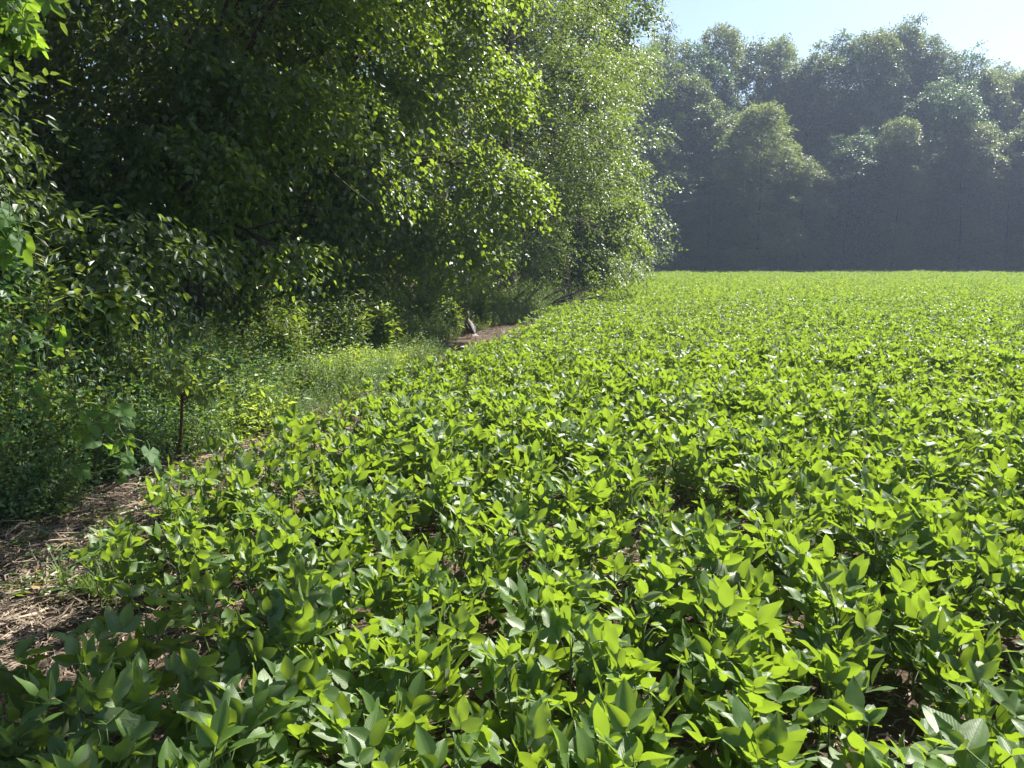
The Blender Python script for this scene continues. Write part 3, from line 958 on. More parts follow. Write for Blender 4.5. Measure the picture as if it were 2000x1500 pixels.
for q in range(10): full_plant('soybean_proto_a%02d' % q, rg, 5, 5, M['soy'], 3, int(rg.integers(12, 16)), rg.uniform(.32, .44))
for q in range(8): full_plant('soybean_proto_b%02d' % q, rg, 4, 3, M['soy_far'], 3, 12, rg.uniform(.34, .44))
for q in range(6): full_plant('soybean_proto_c%02d' % q, rg, 3, 3, M['soy_far'], 0, 10, rg.uniform(.36, .43))


def instancer(name, pts, rot, scl, idx, coll, kind='stuff'):
    me = bpy.data.meshes.new(name)
    me.vertices.add(len(pts))
    me.vertices.foreach_set('co', np.asarray(pts, np.float32).ravel())
    a = me.attributes.new('rot', 'FLOAT_VECTOR', 'POINT'); a.data.foreach_set('vector', np.asarray(rot, np.float32).ravel())
    a = me.attributes.new('scl', 'FLOAT_VECTOR', 'POINT'); a.data.foreach_set('vector', np.asarray(scl, np.float32).ravel())
    a = me.attributes.new('idx', 'INT', 'POINT'); a.data.foreach_set('value', np.asarray(idx, np.int32))
    o = obj(name, me)
    ng = bpy.data.node_groups.new(name + '_scatter', 'GeometryNodeTree')
    ng.interface.new_socket('Geometry', in_out='INPUT', socket_type='NodeSocketGeometry')
    ng.interface.new_socket('Geometry', in_out='OUTPUT', socket_type='NodeSocketGeometry')
    gi = ng.nodes.new('NodeGroupInput'); go = ng.nodes.new('NodeGroupOutput')
    ci = ng.nodes.new('GeometryNodeCollectionInfo')
    ci.inputs[0].default_value = coll
    ci.inputs[1].default_value = True
    ci.inputs[2].default_value = True
    ip = ng.nodes.new('GeometryNodeInstanceOnPoints')
    ip.inputs['Pick Instance'].default_value = True

    def named(nm, ty):
        n = ng.nodes.new('GeometryNodeInputNamedAttribute')
        n.data_type = ty
        n.inputs[0].default_value = nm
        return n.outputs[0]
    ng.links.new(gi.outputs[0], ip.inputs['Points'])
    ng.links.new(ci.outputs[0], ip.inputs['Instance'])
    ng.links.new(named('idx', 'INT'), ip.inputs['Instance Index'])
    e2r = ng.nodes.new('FunctionNodeEulerToRotation')
    ng.links.new(named('rot', 'FLOAT_VECTOR'), e2r.inputs[0])
    ng.links.new(e2r.outputs[0], ip.inputs['Rotation'])
    ng.links.new(named('scl', 'FLOAT_VECTOR'), ip.inputs['Scale'])
    ng.links.new(ip.outputs[0], go.inputs[0])
    md = o.modifiers.new('scatter', 'NODES')
    md.node_group = ng
    tag(o, kind=kind)
    return o


rg = np.random.default_rng(61)
rest = np.array([k for k in range(len(sx_)) if k not in near_set])
PX, PY, PI_ = [sx_[rest]], [sy_[rest]], [rg.integers(0, 10, len(rest))]
x, y, d = soy_points(11, 26, .36, .16, .07, 52)
PX.append(x); PY.append(y); PI_.append(10 + rg.integers(0, 8, len(x)))
x, y, d = soy_points(26, 82, .34, .24, .09, 53, .03)
keep = y < 80.5 + .4 * np.sin(x * .3)
x, y = x[keep], y[keep]
PX.append(x); PY.append(y); PI_.append(18 + rg.integers(0, 6, len(x)))
PX, PY, PI_ = np.concatenate(PX), np.concatenate(PY), np.concatenate(PI_)
n = len(PX)
rot = np.stack([rg.normal(0, .1, n), rg.normal(0, .1, n), rg.normal(0, .75, n)], -1)
hvar = 1 + .06 * np.sin(PX * .31 + 1.3 * np.sin(PY * .17)) * np.sin(PY * .23 + 1) + .07 * np.sin(PX * .9 + 2 * np.sin(PY * .4)) + .05 * np.sin(PY * 1.3)
s = rg.uniform(.85, 1.2, n) * hvar
s = np.where(PX - edge(PY) < .35, s * .85, s)
s = np.where(PY > 26, s * 1.12, s)
instancer('soybean_crop', np.stack([PX, PY, gz(PX, PY)], -1), rot, np.stack([s, s, s * rg.uniform(.9, 1.1, n)], -1), PI_, proto_col)
print('soy points', n, 'near', len(near_idx))

# ------------------------------------------------------------------ crop residue on the soil
rg = np.random.default_rng(71)


def strips(g, n, x, y, lmin, lmax, wmin, wmax, z0, lift, rg, mi=0):
    az = rg.uniform(0, 6.28, n); L = rg.uniform(lmin, lmax, n) * rg.uniform(.4, 1, n); W = rg.uniform(wmin, wmax, n)
    a = np.stack([np.cos(az), np.sin(az), rg.normal(0, .14, n)], -1)
    b = norm(np.cross(a, np.array([0, 0, 1.0]) + rg.normal(0, .5, (n, 3))))
    c = np.stack([x, y, gz(x, y) + z0 + rg.random(n) ** 2 * lift], -1)
    bend = rg.normal(0, .12, (n, 1)) * L[:, None]
    up = np.array([0, 0, 1.0]) * rg.uniform(0, .12, (n, 1)) * L[:, None]
    k = []
    for t, ww in ((-.5, .6), (0, 1), (.5, .45)):
        m = c + a * (t * L)[:, None] + (up + b * bend) * (1 - 4 * t * t)
        k += [m - b * (W * ww / 2)[:, None], m + b * (W * ww / 2)[:, None]]
    v = np.stack(k, 1)
    f0 = np.array([[0, 1, 3, 2], [2, 3, 5, 4]])
    f = (np.arange(n)[:, None, None] * 6 + f0).reshape(-1, 4)
    g.add(v.reshape(-1, 3), f, np.repeat(rg.random(n) ** 1.5, 6), None, mi)


g = Geo()


def scatter_area(n, y0, y1, rg, off0, off1):
    y = rg.uniform(y0, y1, n)
    x = edge(y) + rg.uniform(off0, off1, n)
    return x, y


n = 26000
x, y = scatter_area(n, 1.8, 12, rg, -2.2, 1.3)
strips(g, n, x, y, .03, .15, .002, .009, .004, .035, rg)
n = 16000
y = 1.6 + 6.5 * rg.random(n); x = rg.uniform(-.9, .8, n) * (y + 1)
strips(g, n, x, y, .02, .11, .004, .014, .003, .03, rg)
n = 3500
x, y = scatter_area(n, 3, 12, rg, -2.0, .3)
strips(g, n, x, y, .18, .45, .006, .016, .01, .05, rg)
for (px, py, rad, n) in [(450, 890, .8, 6000), (1350, 1090, .5, 2500), (965, 648, 1.0, 3500), (100, 1110, .8, 4000), (1180, 720, .1, 10)]:
    cx, cyy = gpt(px, py)
    x = cx + rg.normal(0, rad * .6, n); y = cyy + rg.normal(0, rad * .8, n)
    strips(g, n, x, y, .04, .15, .003, .011, .004, .05, rg)
tag(obj('crop_residue', g.mesh('crop_residue', M['straw'])), kind='stuff')

# ------------------------------------------------------------------ undergrowth
herb_col = bpy.data.collections.new('herb_prototypes')


def herb_clump(name, rg, kind):
    g = Geo()
    if kind == 'round':            # leafy ground herb with small oval leaves
        ns = 16
        for q in range(ns):
            az = rg.uniform(0, 6.28); r = .16 * math.sqrt(rg.random()); h = rg.uniform(.25, .55)
            b = np.array([r * math.cos(az), r * math.sin(az), 0])
            e = b + np.array([math.cos(az) * .12, math.sin(az) * .12, h])
            p = wobble_path(b, e, 5, .015, rg)
            tube(g, p, .0018, 3, .5, 1)
            m = 14
            t = rg.uniform(.25, 1, m); P = b + (e - b) * t[:, None] + rg.normal(0, .02, (m, 3))
            A = rg.normal(0, 1, (m, 3)) * [1, 1, .3] + [0, 0, -.1]
            leaves(g, P, A, rg.normal(0, .45, (m, 3)) + [0, 0, 1], rg.uniform(.022, .048, m), rg.uniform(.016, .032, m), T_OVATE, rg)
    elif kind == 'lance':          # upright weed with narrow drooping leaves
        for q in range(3):
            az = rg.uniform(0, 6.28); h = rg.uniform(.7, 1.0)
            b = np.array([.06 * math.cos(az), .06 * math.sin(az), 0]); e = b + np.array([rg.normal(0, .08), rg.normal(0, .08), h])
            p = wobble_path(b, e, 6, .012, rg); tube(g, p, np.linspace(.004, .002, 6), 4, .5, 1)
            m = 34
            t = np.linspace(.2, 1, m); P = np.stack([np.interp(t, np.linspace(0, 1, 6), p[:, i]) for i in range(3)], -1)
            a = np.arange(m) * 2.4 + rg.normal(0, .3, m)
            A = np.stack([np.cos(a), np.sin(a), .55 - .2 * rg.random(m)], -1)
            leaves(g, P, A, np.stack([-np.cos(a) * .5, -np.sin(a) * .5, np.ones(m)], -1), .11 * np.interp(t, [0, .6, 1], [1, 1.1, .55]) * rg.uniform(.8, 1.2, m), .024, T_LANCE, rg)
    elif kind == 'fine':           # very fine bedstraw-like mat
        m = 260
        P = rg.normal(0, .13, (m, 3)); P[:, 2] = np.abs(rg.normal(.16, .13, m))
        leaves(g, P, rg.normal(0, 1, (m, 3)) * [1, 1, .6], rg.normal(0, .6, (m, 3)) + [0, 0, 1], rg.uniform(.02, .042, m), rg.uniform(.01, .02, m), T_RHOMB, rg)
        for q in range(10):
            e = np.array([rg.normal(0, .16), rg.normal(0, .16), rg.uniform(.2, .45)]); tube(g, wobble_path((0, 0, 0), e, 4, .02, rg), .0012, 3, .5, 1)
    elif kind == 'grass':
        m = 46
        a = rg.uniform(0, 6.28, m); out = rg.uniform(.05, .25, m)
        for q in range(m):
            h = rg.uniform(.2, .5); d = np.array([math.cos(a[q]), math.sin(a[q]), 0])
            b = d * .03 * rg.random()
            w = .0035; s_ = np.array([-d[1], d[0], 0]) * w
            k = [b - s_, b + s_]
            for t in (.5, .85):
                c = b + d * out[q] * t ** 2 + np.array([0, 0, h * (t - .25 * t * t)])
                k += [c - s_ * (1 - t * .5), c + s_ * (1 - t * .5)]
            k.append(b + d * out[q] * 1.3 + np.array([0, 0, h * .7]))
            g.add(k[:6], [[0, 1, 3, 2], [2, 3, 5, 4]], rg.random()); g.add([k[4], k[5], k[6]], [[0, 1, 2]], rg.random())
    elif kind == 'sunlit_sward':
        m = 150
        P = rg.normal(0, .12, (m, 3)); P[:, 2] = np.abs(rg.normal(.1, .1, m))
        leaves(g, P, rg.normal(0, 1, (m, 3)) * [1, 1, .6], rg.normal(0, .4, (m, 3)) + SUN * .5 + [0, 0, .6], rg.uniform(.04, .08, m), rg.uniform(.02, .04, m), T_RHOMB, rg)
    elif kind == 'seedling':
        m = 26
        P = rg.normal(0, .06, (m, 3)); P[:, 2] = rg.uniform(.02, .11, m)
        leaves(g, P, rg.normal(0, 1, (m, 3)) * [1, 1, .2], rg.normal(0, .3, (m, 3)) + [0, 0, 1], rg.uniform(.025, .05, m), rg.uniform(.018, .035, m), T_OVATE, rg)
    mat = {'round': M['herb'], 'lance': M['herb'], 'fine': M['herb_blue'], 'grass': M['grass'], 'seedling': M['herb'], 'sunlit_sward': M['sunlit_sward']}[kind]
    o = bpy.data.objects.new(name, g.mesh(name, [mat, M['herb_stem']]))
    herb_col.objects.link(o)


kinds = ['round'] * 5 + ['lance'] * 3 + ['fine'] * 4 + ['grass'] * 3 + ['seedling'] * 3 + ['sunlit_sward'] * 4
rg = np.random.default_rng(81)
for q, kd in enumerate(kinds): herb_clump('herb_proto_%02d' % q, rg, kd)
K = {k: [i for i, kk in enumerate(kinds) if kk == k] for k in set(kinds)}

HY = np.array([0, 4.6, 5.0, 6.2, 7.6, 9.0, 10.2, 11.0, 13, 16, 18, 18.9, 20.5, 24, 40, 80])
HX = np.array([-4.1, -3.85, -3.25, -3.02, -2.75, -2.15, -1.9, -1.75, -1.45, -1.55, -1.35, -1.0, -.3, 1.4, 5.0, 13.5])


def herb_edge(y): return np.interp(y, HY, HX)


def herb_height(x, y):
    d = herb_edge(y) - x
    h = np.clip(.32 + d * .28, .3, .8)
    h = np.where(y < 7.5, np.clip(.42 + d * .7, .35, 1.6), h)
    # low sunlit growth next to the crop in the middle distance
    h = np.where((y > 10.5) & (y < 15) & (d < 1.6), .28 + .15 * d, h)
    return h


pts, rots, scls, idxs = [], [], [], []
SUNNY = [(*gpt(665, 738), .55, 1.3), (*gpt(745, 712), .5, 1.2)]
POKE = gpt(349, 915)


def herbs(n, y0, y1, dep, mixw, seed, smul=1.0):
    rg = np.random.default_rng(seed)
    y = rg.uniform(y0, y1, n); d = rg.uniform(-.1, dep, n) ; x = herb_edge(y) - d
    jag = .22 * np.sin(y * 3.1) + .15 * np.sin(y * 7.3)
    x = x + np.where(d < .7, jag * .7, 0)
    names = list(mixw); w = np.array([mixw[k] for k in names], float); w /= w.sum()
    ch = rg.choice(len(names), n, p=w)
    for q in range(n):
        nm = names[ch[q]]
        if abs(x[q] - POKE[0] - (POKE[1] - y[q]) * .2) < .3 and POKE[1] - .9 < y[q] < POKE[1] + .15: continue
        if any(((x[q] - a) / c) ** 2 + ((y[q] - b) / e) ** 2 < 1 and rg.random() < .85 for a, b, c, e in SUNNY): continue
        hh = float(herb_height(x[q], y[q]))
        base = {'round': .5, 'lance': .9, 'fine': .38, 'grass': .45, 'seedling': .3}[nm]
        s = hh / base * rg.uniform(.6, 1.2) * smul * (1 + .3 * math.sin(x[q] * 2.7 + 1.7 * math.sin(y[q] * 1.3)))
        s = min(s, 2.6)
        pts.append((x[q], y[q], float(gz(x[q], y[q])))); rots.append((rg.normal(0, .12), rg.normal(0, .12), rg.uniform(0, 6.28)))
        sxy = min(s, 1.6)
        scls.append((sxy, sxy, s)); idxs.append(rg.choice(K[nm]))


herbs(1100, 4.6, 8.5, 3.2, {'round': 4, 'fine': 7, 'lance': .4, 'grass': .4}, 1)
herbs(1350, 8, 15, 4.5, {'round': 4, 'fine': 3, 'lance': 3.2, 'grass': 1}, 2)
herbs(1300, 15, 30, 5, {'round': 5, 'lance': 2.5, 'fine': 2}, 3, 1.1)
herbs(500, 30, 60, 4, {'round': 4, 'lance': 2}, 4, 1.5)
rg = np.random.default_rng(84)


def patch(px, py, rx, ry, n, kind, smin, smax):
    cx, cyy = gpt(px, py)
    for q in range(n):
        a = rg.uniform(0, 6.28); r = math.sqrt(rg.random())
        x, y = cx + rx * r * math.cos(a), cyy + ry * r * math.sin(a)
        if abs(x + .0553 * y) < .22 and 14 < y < 18.3: continue
        s = rg.uniform(smin, smax)
        pts.append((x, y, float(gz(x, y)))); rots.append((0, 0, rg.uniform(0, 6.28))); scls.append((s, s, s)); idxs.append(rg.choice(K[kind]))


patch(655, 738, .6, 1.4, 190, 'sunlit_sward', .6, 1.2)
patch(745, 712, .6, 1.4, 110, 'sunlit_sward', .5, .9)
patch(600, 765, .6, .8, 60, 'sunlit_sward', .6, 1.2)
patch(905, 641, .6, .8, 40, 'sunlit_sward', .6, 1.3)
patch(420, 845, .6, .7, 60, 'round', .45, .85)
patch(430, 845, .5, .6, 50, 'sunlit_sward', .8, 1.5)
patch(250, 900, .5, .6, 60, 'round', .5, .9)
patch(160, 1040, .9, .3, 26, 'seedling', .5, 1.2)
patch(80, 1110, .7, .4, 16, 'seedling', .5, 1.3)
patch(260, 1100, .4, .4, 12, 'seedling', .8, 1.6)
patch(400, 960, .5, .5, 14, 'seedling', .6, 1.2)
patch(200, 1140, .3, .3, 8, 'grass', .4, .7)
patch(960, 645, 1.3, .8, 16, 'seedling', .6, 1.2)
for _ in range(60):
    y = rg.uniform(2.3, 7); x = rg.uniform(-.6, .6) * y
    if x > edge(y): pts.append((x, y, 0)); rots.append((0, 0, rg.uniform(0, 6.28))); s = rg.uniform(.5, 1.1); scls.append((s, s, s)); idxs.append(rg.choice(K['seedling']))
instancer('undergrowth', np.array(pts), np.array(rots), np.array(scls), np.array(idxs), herb_col)

# ---- tall weeds one can tell apart


def tall_weed(px, py, h, kind, label, seed, spread=.35, n=3, group=None, mat='herb'):
    rg = np.random.default_rng(seed)
    x, y = gpt(px, py)
    root = empty('tall_weed', (x, y, float(gz(x, y)))); tag(root, label, 'weed', group)
    fo = Geo()
    for q in range(n):
        az = rg.uniform(0, 6.28)
        b = np.array([.05 * math.cos(az), .05 * math.sin(az), 0]); hh = h * rg.uniform(.75, 1)
        e = b + np.array([math.cos(az) * spread * rg.random(), math.sin(az) * spread * rg.random(), hh])
        p = wobble_path(b, e, 7, .02, rg)
        gs = Geo(); tube(gs, p, np.linspace(.007, .002, 7), 5, .5, 0)
        obj('stem', gs.mesh('stem', M['herb_stem'], True), root)
        m = int(75 * hh)
        t = np.linspace(.15, 1, m); P = np.stack([np.interp(t, np.linspace(0, 1, 7), p[:, i]) for i in range(3)], -1)
        a = np.arange(m) * 2.4 + rg.normal(0, .3, m)
        for rep in range(2):
            off = np.stack([np.cos(a), np.sin(a), .2 * np.ones(m)], -1) * (rep * .11)
            A = np.stack([np.cos(a + rep), np.sin(a + rep), rg.normal(.15, .55, m)], -1); off = off + rg.normal(0, .035, (m, 3))
            Lf = .15 * np.interp(t, [0, .6, 1], [.9, 1.1, .6]) * rg.uniform(.7, 1.2, m)
            leaves(fo, P + off, A, np.stack([-np.cos(a) * .3, -np.sin(a) * .3, np.ones(m)], -1) + rg.normal(0, .25, (m, 3)), Lf, Lf * (.2 if kind == 'narrow' else .42), T_LANCE if kind == 'narrow' else T_OVATE, rg)
    obj('foliage', fo.mesh('foliage', M[mat]), root)
    return root


GW = 'tall weeds in front of the near wood'
for a in [(545, 735, 1.45, 'narrow', 'tall bright weed with drooping narrow leaves, above the sunlit grass patch', 301),
          (590, 740, 1.2, 'narrow', 'sunlit narrow-leaved weed just right of the tallest bright one', 302),
          (505, 720, 1.5, 'broad', 'leafy weed at the left shoulder of the sunlit grass patch', 303),
          (655, 712, 1.05, 'broad', 'bushy weed before the dark trunk, behind the sunlit grass', 304),
          (700, 705, 1.25, 'narrow', 'upright narrow-leaved weed at the middle of the wood\'s foot', 305),
          (745, 700, 1.1, 'broad', 'rounded leafy weed just left of the crop\'s far corner', 306),
          (785, 690, .95, 'narrow', 'short narrow-leaved weed next to the crop margin, left of the bird', 307),
          (893, 658, 1.0, 'broad', 'yellow-green weed standing just left of the bird', 308),
          (945, 640, 1.05, 'broad', 'pale leafy weed standing behind and right of the bird', 309),
          (860, 655, 1.2, 'narrow', 'shaded narrow-leaved weed further left of the bird', 310),
          (975, 632, .9, 'broad', 'grey-green weed beside the fallen branch\'s shade', 311),
          (430, 730, 1.1, 'narrow', 'shaded narrow-leaved weed under the drooping leafy curtain', 312),
          (360, 740, .9, 'broad', 'pale flowering-topped weed on the dark slope', 313)]:
    tall_weed(a[0], a[1], a[2], a[3], a[4], a[5], group=GW)

# ---- leafy shrubs near the left border
make_tree('shrub', 'tall leafy shrub rising at the left border under the hanging maple leaves', -5.0, 6.6, 2.3, .75, .4, 22, 6500, (.075, .045), 'herb_blue', 401, cat='shrub', r0=.03, rc=(.25, .45), spray=.3, per=8)
make_tree('shrub', 'shrub with bright yellow-green top beside the dark hollow at the left', -4.35, 7.4, 1.55, .35, .6, 10, 1500, (.13, .1), 'herb', 402, cat='shrub', r0=.02, rc=(.18, .3), spray=.25, per=5)


def vine(label, spots_, size, seed, meshes, root_px, mat=None):
    """climbing grapevine: stem, and every large leaf a part"""
    rg = np.random.default_rng(seed)
    bx, by = gpt(*root_px)
    root = empty('wild_grapevine', (bx, by, 0)); tag(root, label, 'vine', 'grapevines scrambling over the weeds')
    pts_ = [np.array([0, 0, 0.0])] + [world_at(*s_) - np.array(root.location) for s_ in spots_]
    g = Geo()
    path = []
    for a, b in zip(pts_[:-1], pts_[1:]): path += list(wobble_path(a, b, 6, .012, rg))[:-1]
    path.append(pts_[-1])
    tube(g, np.array(path), np.linspace(.006, .003, len(path)), 5)
    obj('stem', g.mesh('stem', M['herb_stem'], True), root)
    for s_ in spots_:
        c = world_at(*s_)
        for q in range(2):
            ax = (rg.normal(.3, .5), rg.normal(-.1, .5), -.35 + rg.normal(0, .35))
            place_leaf(root, meshes[int(rg.integers(6))], c + rg.normal(0, .035, 3), ax, (rg.normal(0, .5), -.4 + rg.normal(0, .4), .8), size * rg.uniform(.7, 1.15))


vine('grapevine with the largest heart-shaped leaves, two of them grey-green underneath', [(90, 790, 4.9), (60, 760, 4.9), (120, 775, 4.9), (165, 800, 4.9), (190, 820, 4.9), (215, 800, 4.8), (150, 830, 4.9), (230, 815, 4.8), (240, 850, 4.8), (275, 860, 4.8)], .16, 501, ROUNDISH, (40, 935))
vine('small vine with sunlit leaves near the foot of the left weeds', [(205, 850, 4.9), (245, 870, 4.9), (255, 895, 4.8), (225, 915, 4.9), (150, 925, 4.8)], .14, 502, ROUNDISH, (180, 950))
vine('vine over the top of the left weeds with glowing yellow-green leaves', [(60, 650, 6.2), (95, 640, 6.2), (120, 635, 6.2), (105, 670, 6.2), (75, 660, 6.2), (20, 700, 5.8), (35, 705, 5.8)], .17, 503, ROUNDISH, (40, 900))

# ---- pokeweed with a red-brown stalk at the margin
rg = np.random.default_rng(601)
x, y = gpt(349, 915)
pk = empty('pokeweed', (x, y, float(gz(x, y)))); tag(pk, 'single weed with a dark red stalk and leafy umbrella top at the straw\'s edge', 'weed')
loc = np.array(pk.location)
ptop = world_at(356, 775, 6.45) - loc
g = Geo(); tube(g, wobble_path((0, 0, -.02), ptop, 10, .006, rg), np.linspace(.016, .011, 10), 8); obj('stem', g.mesh('stem', M['redstem'], True), pk)
for (ex, ey) in [(300, 720), (330, 700), (355, 695), (385, 715), (430, 745), (340, 740), (400, 760), (365, 730)]:
    e = world_at(ex, ey, 6.45 + rg.uniform(-.2, .2)) - loc
    g = Geo(); p = wobble_path(ptop - [0, 0, .03], e, 6, .008, rg); tube(g, p, np.linspace(.006, .002, 6), 5)
    b = obj('branch', g.mesh('branch', M['redstem'], True), pk)
    g = Geo(); m = 17
    P = e + rg.normal(0, .07, (m, 3)) * [1, 1, .6]
    P[:, :] = np.where(rg.random((m, 1)) < .3, p[3] + rg.normal(0, .04, (m, 3)), P)
    A = rg.normal(0, .6, (m, 3)) + [0, 0, -.45]
    leaves(g, P, A, rg.normal(0, .3, (m, 3)) + [0, -.2, 1], rg.uniform(.09, .16, m), rg.uniform(.04, .06, m), T_OVATE, rg)
    obj('foliage', g.mesh('foliage', M['herb']), b)
g = Geo()
for q in range(14):
    e = ptop + np.array([rg.normal(0, .05), rg.normal(0, .05), rg.uniform(-.12, .06)]); tube(g, [ptop - [0, 0, .1 * rg.random()], e], [.004, .002], 4)
obj('dead_leaf_stalks', g.mesh('dead_leaf_stalks', M['deadwood'], True), pk)['kind'] = 'stuff'

# ------------------------------------------------------------------ sticks and the fallen branch
for q, (x0, y0, x1, y1, r, lab) in enumerate([(75, 1165, 125, 1143, .012, 'pale weathered stick lying among the dead straw, the longer of two'), (98, 1128, 125, 1112, .014, 'short pale broken stick beyond the longer one'),
                                               (235, 1022, 290, 1012, .012, 'grey stick at the foot of the weeds, nearest the crop')]):
    a, b = gpt(x0, y0), gpt(x1, y1)
    g = Geo(); A3 = np.array([a[0], a[1], gz(*a) + .035]); B3 = np.array([b[0], b[1], gz(*b) + .045])
    tube(g, wobble_path((0, 0, 0), B3 - A3, 7, .006, rng), np.linspace(r, r * .6, 7), 7)
    tag(obj('stick', g.mesh('stick', M['pale_stick'], True), loc=A3), lab, 'stick', 'sticks on the soil at the left')

rg = np.random.default_rng(701)
fb0 = np.array([gpt(950, 600)[0], 24.5, .35])
fb = empty('fallen_branch', fb0); tag(fb, 'bare dead branch fallen from the wood, its twigs reaching over the crop', 'branch')
tip = world_at(1138, 574, 24.0)
pth = wobble_path((0, 0, 0), tip - fb0, 10, .05, rg, .35)
g = Geo(); tube(g, pth, np.linspace(.07, .015, 10), 8); obj('bough', g.mesh('bough', M['deadwood'], True), fb)
for (s0, ex, ey) in [(5, 1165, 573), (6, 1160, 585), (7, 1172, 579), (4, 1100, 560), (6, 1140, 562), (3, 1060, 560), (7, 1150, 592), (5, 1090, 590), (2, 1030, 565), (8, 1180, 588)]:
    e = world_at(ex, ey, 24 + rg.uniform(-.4, .4)) - fb0
    g = Geo(); p = wobble_path(pth[s0], e, 7, .03, rg); tube(g, p, np.linspace(.032, .011, 7), 5)
    for w_ in range(6):
        e2 = p[3 + w_ % 3] + (e - pth[s0]) * .35 + rg.normal(0, .16, 3); tube(g, wobble_path(p[2 + w_ % 3], e2, 4, .01, rg), np.linspace(.014, .007, 4), 4)
    obj('twig', g.mesh('twig', M['deadwood'], True), fb)

# trunks of dead saplings in the shade beside it
for (px, py, h, lab) in [(1008, 600, 2.2, 'thin bare sapling trunk right of the bird, in the wood\'s shade'), (998, 598, 1.9, 'thinner bare sapling beside the other in the wood\'s shade')]:
    x, y = gpt(px, py)
    g = Geo(); tube(g, wobble_path((0, 0, -.05), (.25, .1, h), 8, .03, rg), np.linspace(.045, .03, 8), 7)
    r_ = empty('sapling', (x, y, 0)); tag(r_, lab, 'sapling', 'bare saplings'); obj('trunk', g.mesh('trunk', M['bark'], True), r_)

# ------------------------------------------------------------------ the wild turkey
rg = np.random.default_rng(801)


def turkey_mat():
    m, nt, out = new_mat('turkey_plumage')
    tc = N_(nt, 'ShaderNodeTexCoord')
    wv = N_(nt, 'ShaderNodeTexWave', i_Scale=16.0, i_Distortion=5.0, i_Detail=2.0)
    wv.bands_direction = 'Z'
    nt.links.new(tc.outputs['Object'], wv.inputs['Vector'])
    c = mix_col(nt, wv.outputs[0], (.012, .009, .008), (.05, .037, .03))
    at = N_(nt, 'ShaderNodeAttribute', attribute_name='rnd')
    c = mix_col(nt, at.outputs['Fac'], c, (.15, .105, .09))
    bp = N_(nt, 'ShaderNodeBump', i_Strength=.6, i_Distance=.01)
    nt.links.new(wv.outputs[0], bp.inputs['Height'])
    p = N_(nt, 'ShaderNodeBsdfPrincipled', i_Roughness=.5)
    nt.links.new(c, p.inputs['Base Color']); nt.links.new(bp.outputs[0], p.inputs['Normal'])
    nt.links.new(p.outputs[0], out.inputs[0])
    return m


MT = turkey_mat()
M['tskin'] = rough_mat('turkey_skin', (.3, .16, .14), (.42, .26, .22), 40, .6, .3, .003)
M['tleg'] = rough_mat('turkey_leg', (.25, .16, .12), (.35, .24, .18), 60, .6, .3, .002)
M['beak'] = rough_mat('beak_horn', (.3, .25, .17), (.42, .36, .26), 30, .4, .1, .001)
M['eye'] = rough_mat('eye_dark', (.01, .008, .006), (.02, .015, .01), 5, .15, 0, .001)


def loft(g, spine, rw, rh, sides=16, rnd_fn=None, mi=0):
    """rings across a spine in the XZ plane; rw half width (y), rh half height; closed ends"""
    spine = np.asarray(spine, float)
    n = len(spine)
    t = norm(np.gradient(spine, axis=0))
    b = np.array([0, 1.0, 0])[None] * np.ones((n, 1))
    u = np.cross(b, t)
    ang = np.linspace(0, 2 * math.pi, sides, endpoint=False)
    v = spine[:, None] + np.array(rw)[:, None, None] * np.cos(ang)[None, :, None] * b[:, None] + np.array(rh)[:, None, None] * np.sin(ang)[None, :, None] * u[:, None]
    i = np.arange(n - 1)[:, None] * sides; j = np.arange(sides)[None]; k = (j + 1) % sides
    f = np.stack([i + j, i + k, i + sides + k, i + sides + j], -1).reshape(-1, 4)
    g.add(v.reshape(-1, 3), f, 0.15 if rnd_fn is None else rnd_fn(v.reshape(-1, 3)), None, mi)


# local frame: +x toward the head side, z up; 0.52 m to the crown of the head
tx, ty = gpt(917, 657)
turkey = empty('wild_turkey', (tx, ty, float(gz(tx, ty)) + .0), math.radians(128))
turkey.scale = (1.12, 1.12, 1.12)
tag(turkey, 'brown wild turkey standing upright with raised neck by the weeds, tail toward the viewer', 'bird')
spine = [(-.21, 0, .17), (-.19, 0, .175), (-.15, 0, .19), (-.09, 0, .215), (-.03, 0, .245), (.03, 0, .275), (.08, 0, .305), (.11, 0, .34), (.122, 0, .375), (.128, 0, .41), (.132, 0, .445), (.14, 0, .475), (.152, 0, .492), (.168, 0, .497), (.183, 0, .494), (.19, 0, .492)]
rw = [.012, .03, .055, .08, .088, .085, .068, .043, .028, .02, .016, .016, .02, .02, .013, .003]
rh = [.012, .028, .05, .075, .088, .088, .07, .042, .026, .019, .016, .016, .02, .02, .014, .003]
def rear_up(p, a=math.radians(20)):
    p = np.array(p, float); q = p.copy(); c_, s_ = math.cos(a), math.sin(a)
    q[..., 0] = p[..., 0] * c_ - (p[..., 2] - .2) * s_; q[..., 2] = .2 + p[..., 0] * s_ + (p[..., 2] - .2) * c_
    return q


def raise_geo(g): g.v = [rear_up(v_) for v_ in g.v]


g = Geo(); loft(g, spine, rw, rh, 18, lambda v: np.clip((v[:, 2] - .2) * 1.2 + .1, 0, .5))
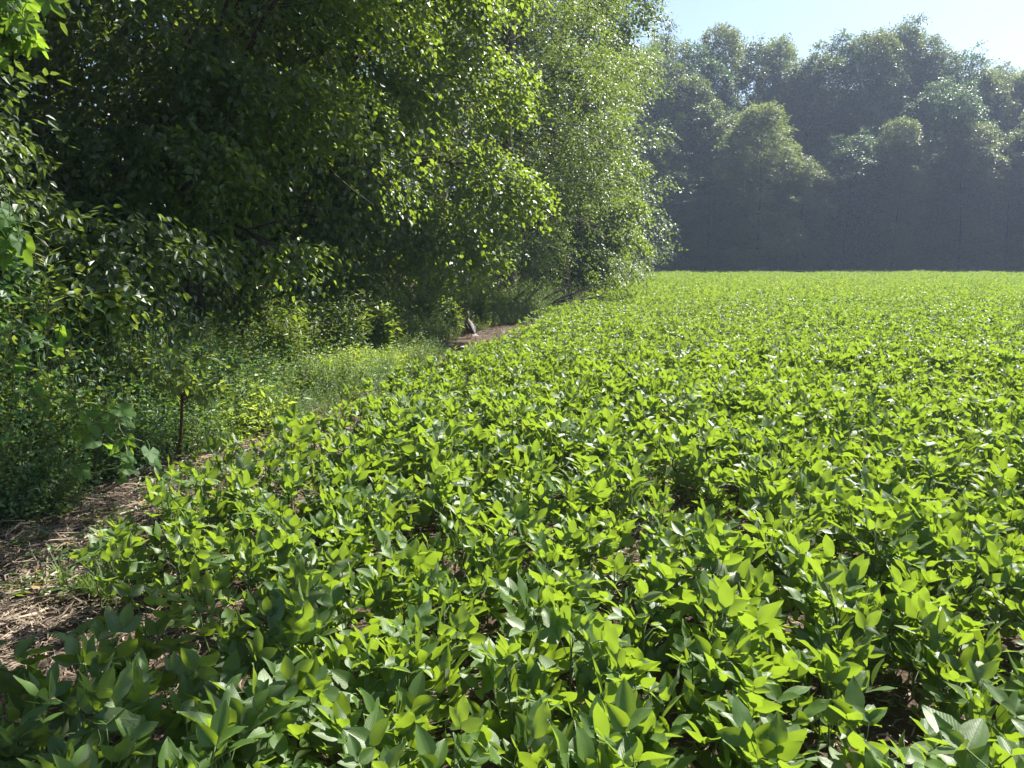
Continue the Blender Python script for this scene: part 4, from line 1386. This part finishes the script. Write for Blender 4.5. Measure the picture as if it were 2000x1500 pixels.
# skin on head and upper neck
raise_geo(g)
me = g.mesh('body', [MT, M['tskin']], True)
for p_ in me.polygons:
    if p_.center.z > .475: p_.material_index = 1
bo = obj('body', me, turkey)
ss = bo.modifiers.new('subdiv', 'SUBSURF'); ss.levels = 1; ss.render_levels = 1
for sg in (-1, 1):
    g = Geo()
    sp = np.array([(.07, sg * .07, .285), (.03, sg * .088, .265), (-.04, sg * .09, .225), (-.11, sg * .07, .19), (-.17, sg * .04, .165)])
    loft(g, sp, [.01, .018, .02, .016, .004], [.02, .055, .06, .042, .01], 12, lambda v: np.full(len(v), .35))
    raise_geo(g)
    obj('wing', g.mesh('wing', MT, True), turkey)
    g = Geo()
    hip = np.array([.0, sg * .035, .2]); knee = np.array([.03, sg * .04, .15]); hock = np.array([-.012, sg * .04, .09]); foot = np.array([.006, sg * .042, .008])
    tube(g, [hip, knee], [.034, .02], 8, .2, 1); tube(g, [knee, hock], [.018, .008], 8, .2, 1); tube(g, [hock, foot], [.007, .006], 7)
    lg = obj('leg', g.mesh('leg', [M['tleg'], MT], True), turkey)
    for a_ in (-.5, 0, .5, 3.14):
        g = Geo(); L_ = .045 if a_ < 3 else .018
        tube(g, [foot, foot + np.array([math.cos(a_) * L_ * .6, math.sin(a_) * L_ * .6, .002]), foot + np.array([math.cos(a_) * L_, math.sin(a_) * L_, -.004])], [.005, .004, .0015], 6)
        obj('toe', g.mesh('toe', M['tleg'], True), lg)
    g = Geo(); c = np.array([.172, sg * .0185, .5]); an = np.linspace(0, math.pi, 5)
    loft(g, [c + [-.004, 0, 0], c + [-.002, 0, 0], c, c + [.002, 0, 0], c + [.004, 0, 0]], [.001, .003, .0035, .003, .001], [.001, .003, .0035, .003, .001], 8)
    raise_geo(g)
    obj('eye', g.mesh('eye', M['eye'], True), turkey)
g = Geo(); loft(g, [(.186, 0, .491), (.198, 0, .488), (.208, 0, .48)], [.007, .005, .001], [.007, .005, .001], 8); raise_geo(g); obj('beak', g.mesh('beak', M['beak'], True), turkey)
g = Geo(); loft(g, [(.187, 0, .497), (.197, .002, .49), (.203, .003, .475)], [.003, .003, .001], [.003, .003, .001], 6); raise_geo(g); obj('snood', g.mesh('snood', M['tskin'], True), turkey)
for q in range(9):
    a_ = (q - 4) * .1
    g = Geo(); d_ = np.array([-math.cos(a_) * .95, math.sin(a_), -.3 + .01 * q]); d_ = d_ / np.linalg.norm(d_)
    st = np.array([-.15, .02 * math.sin(a_ * 4), .195 - .003 * abs(q - 4)])
    sdv = norm(np.cross(d_, [0, 0, 1.0]))
    L_ = .13
    pl = [st - sdv * .006, st + sdv * .006, st + d_ * L_ * .6 - sdv * .016, st + d_ * L_ * .6 + sdv * .016, st + d_ * L_ - sdv * .011, st + d_ * L_ + sdv * .011]
    pl = np.array(pl); pl2 = pl + np.array([0, 0, -.003])
    g.add(np.concatenate([pl, pl2]), [[0, 1, 3, 2], [2, 3, 5, 4], [6, 8, 9, 7], [8, 10, 11, 9], [4, 5, 11, 10], [0, 2, 8, 6], [2, 4, 10, 8], [1, 7, 9, 3], [3, 9, 11, 5]], .3)
    raise_geo(g)
    obj('tail_feather', g.mesh('tail_feather', MT), turkey)
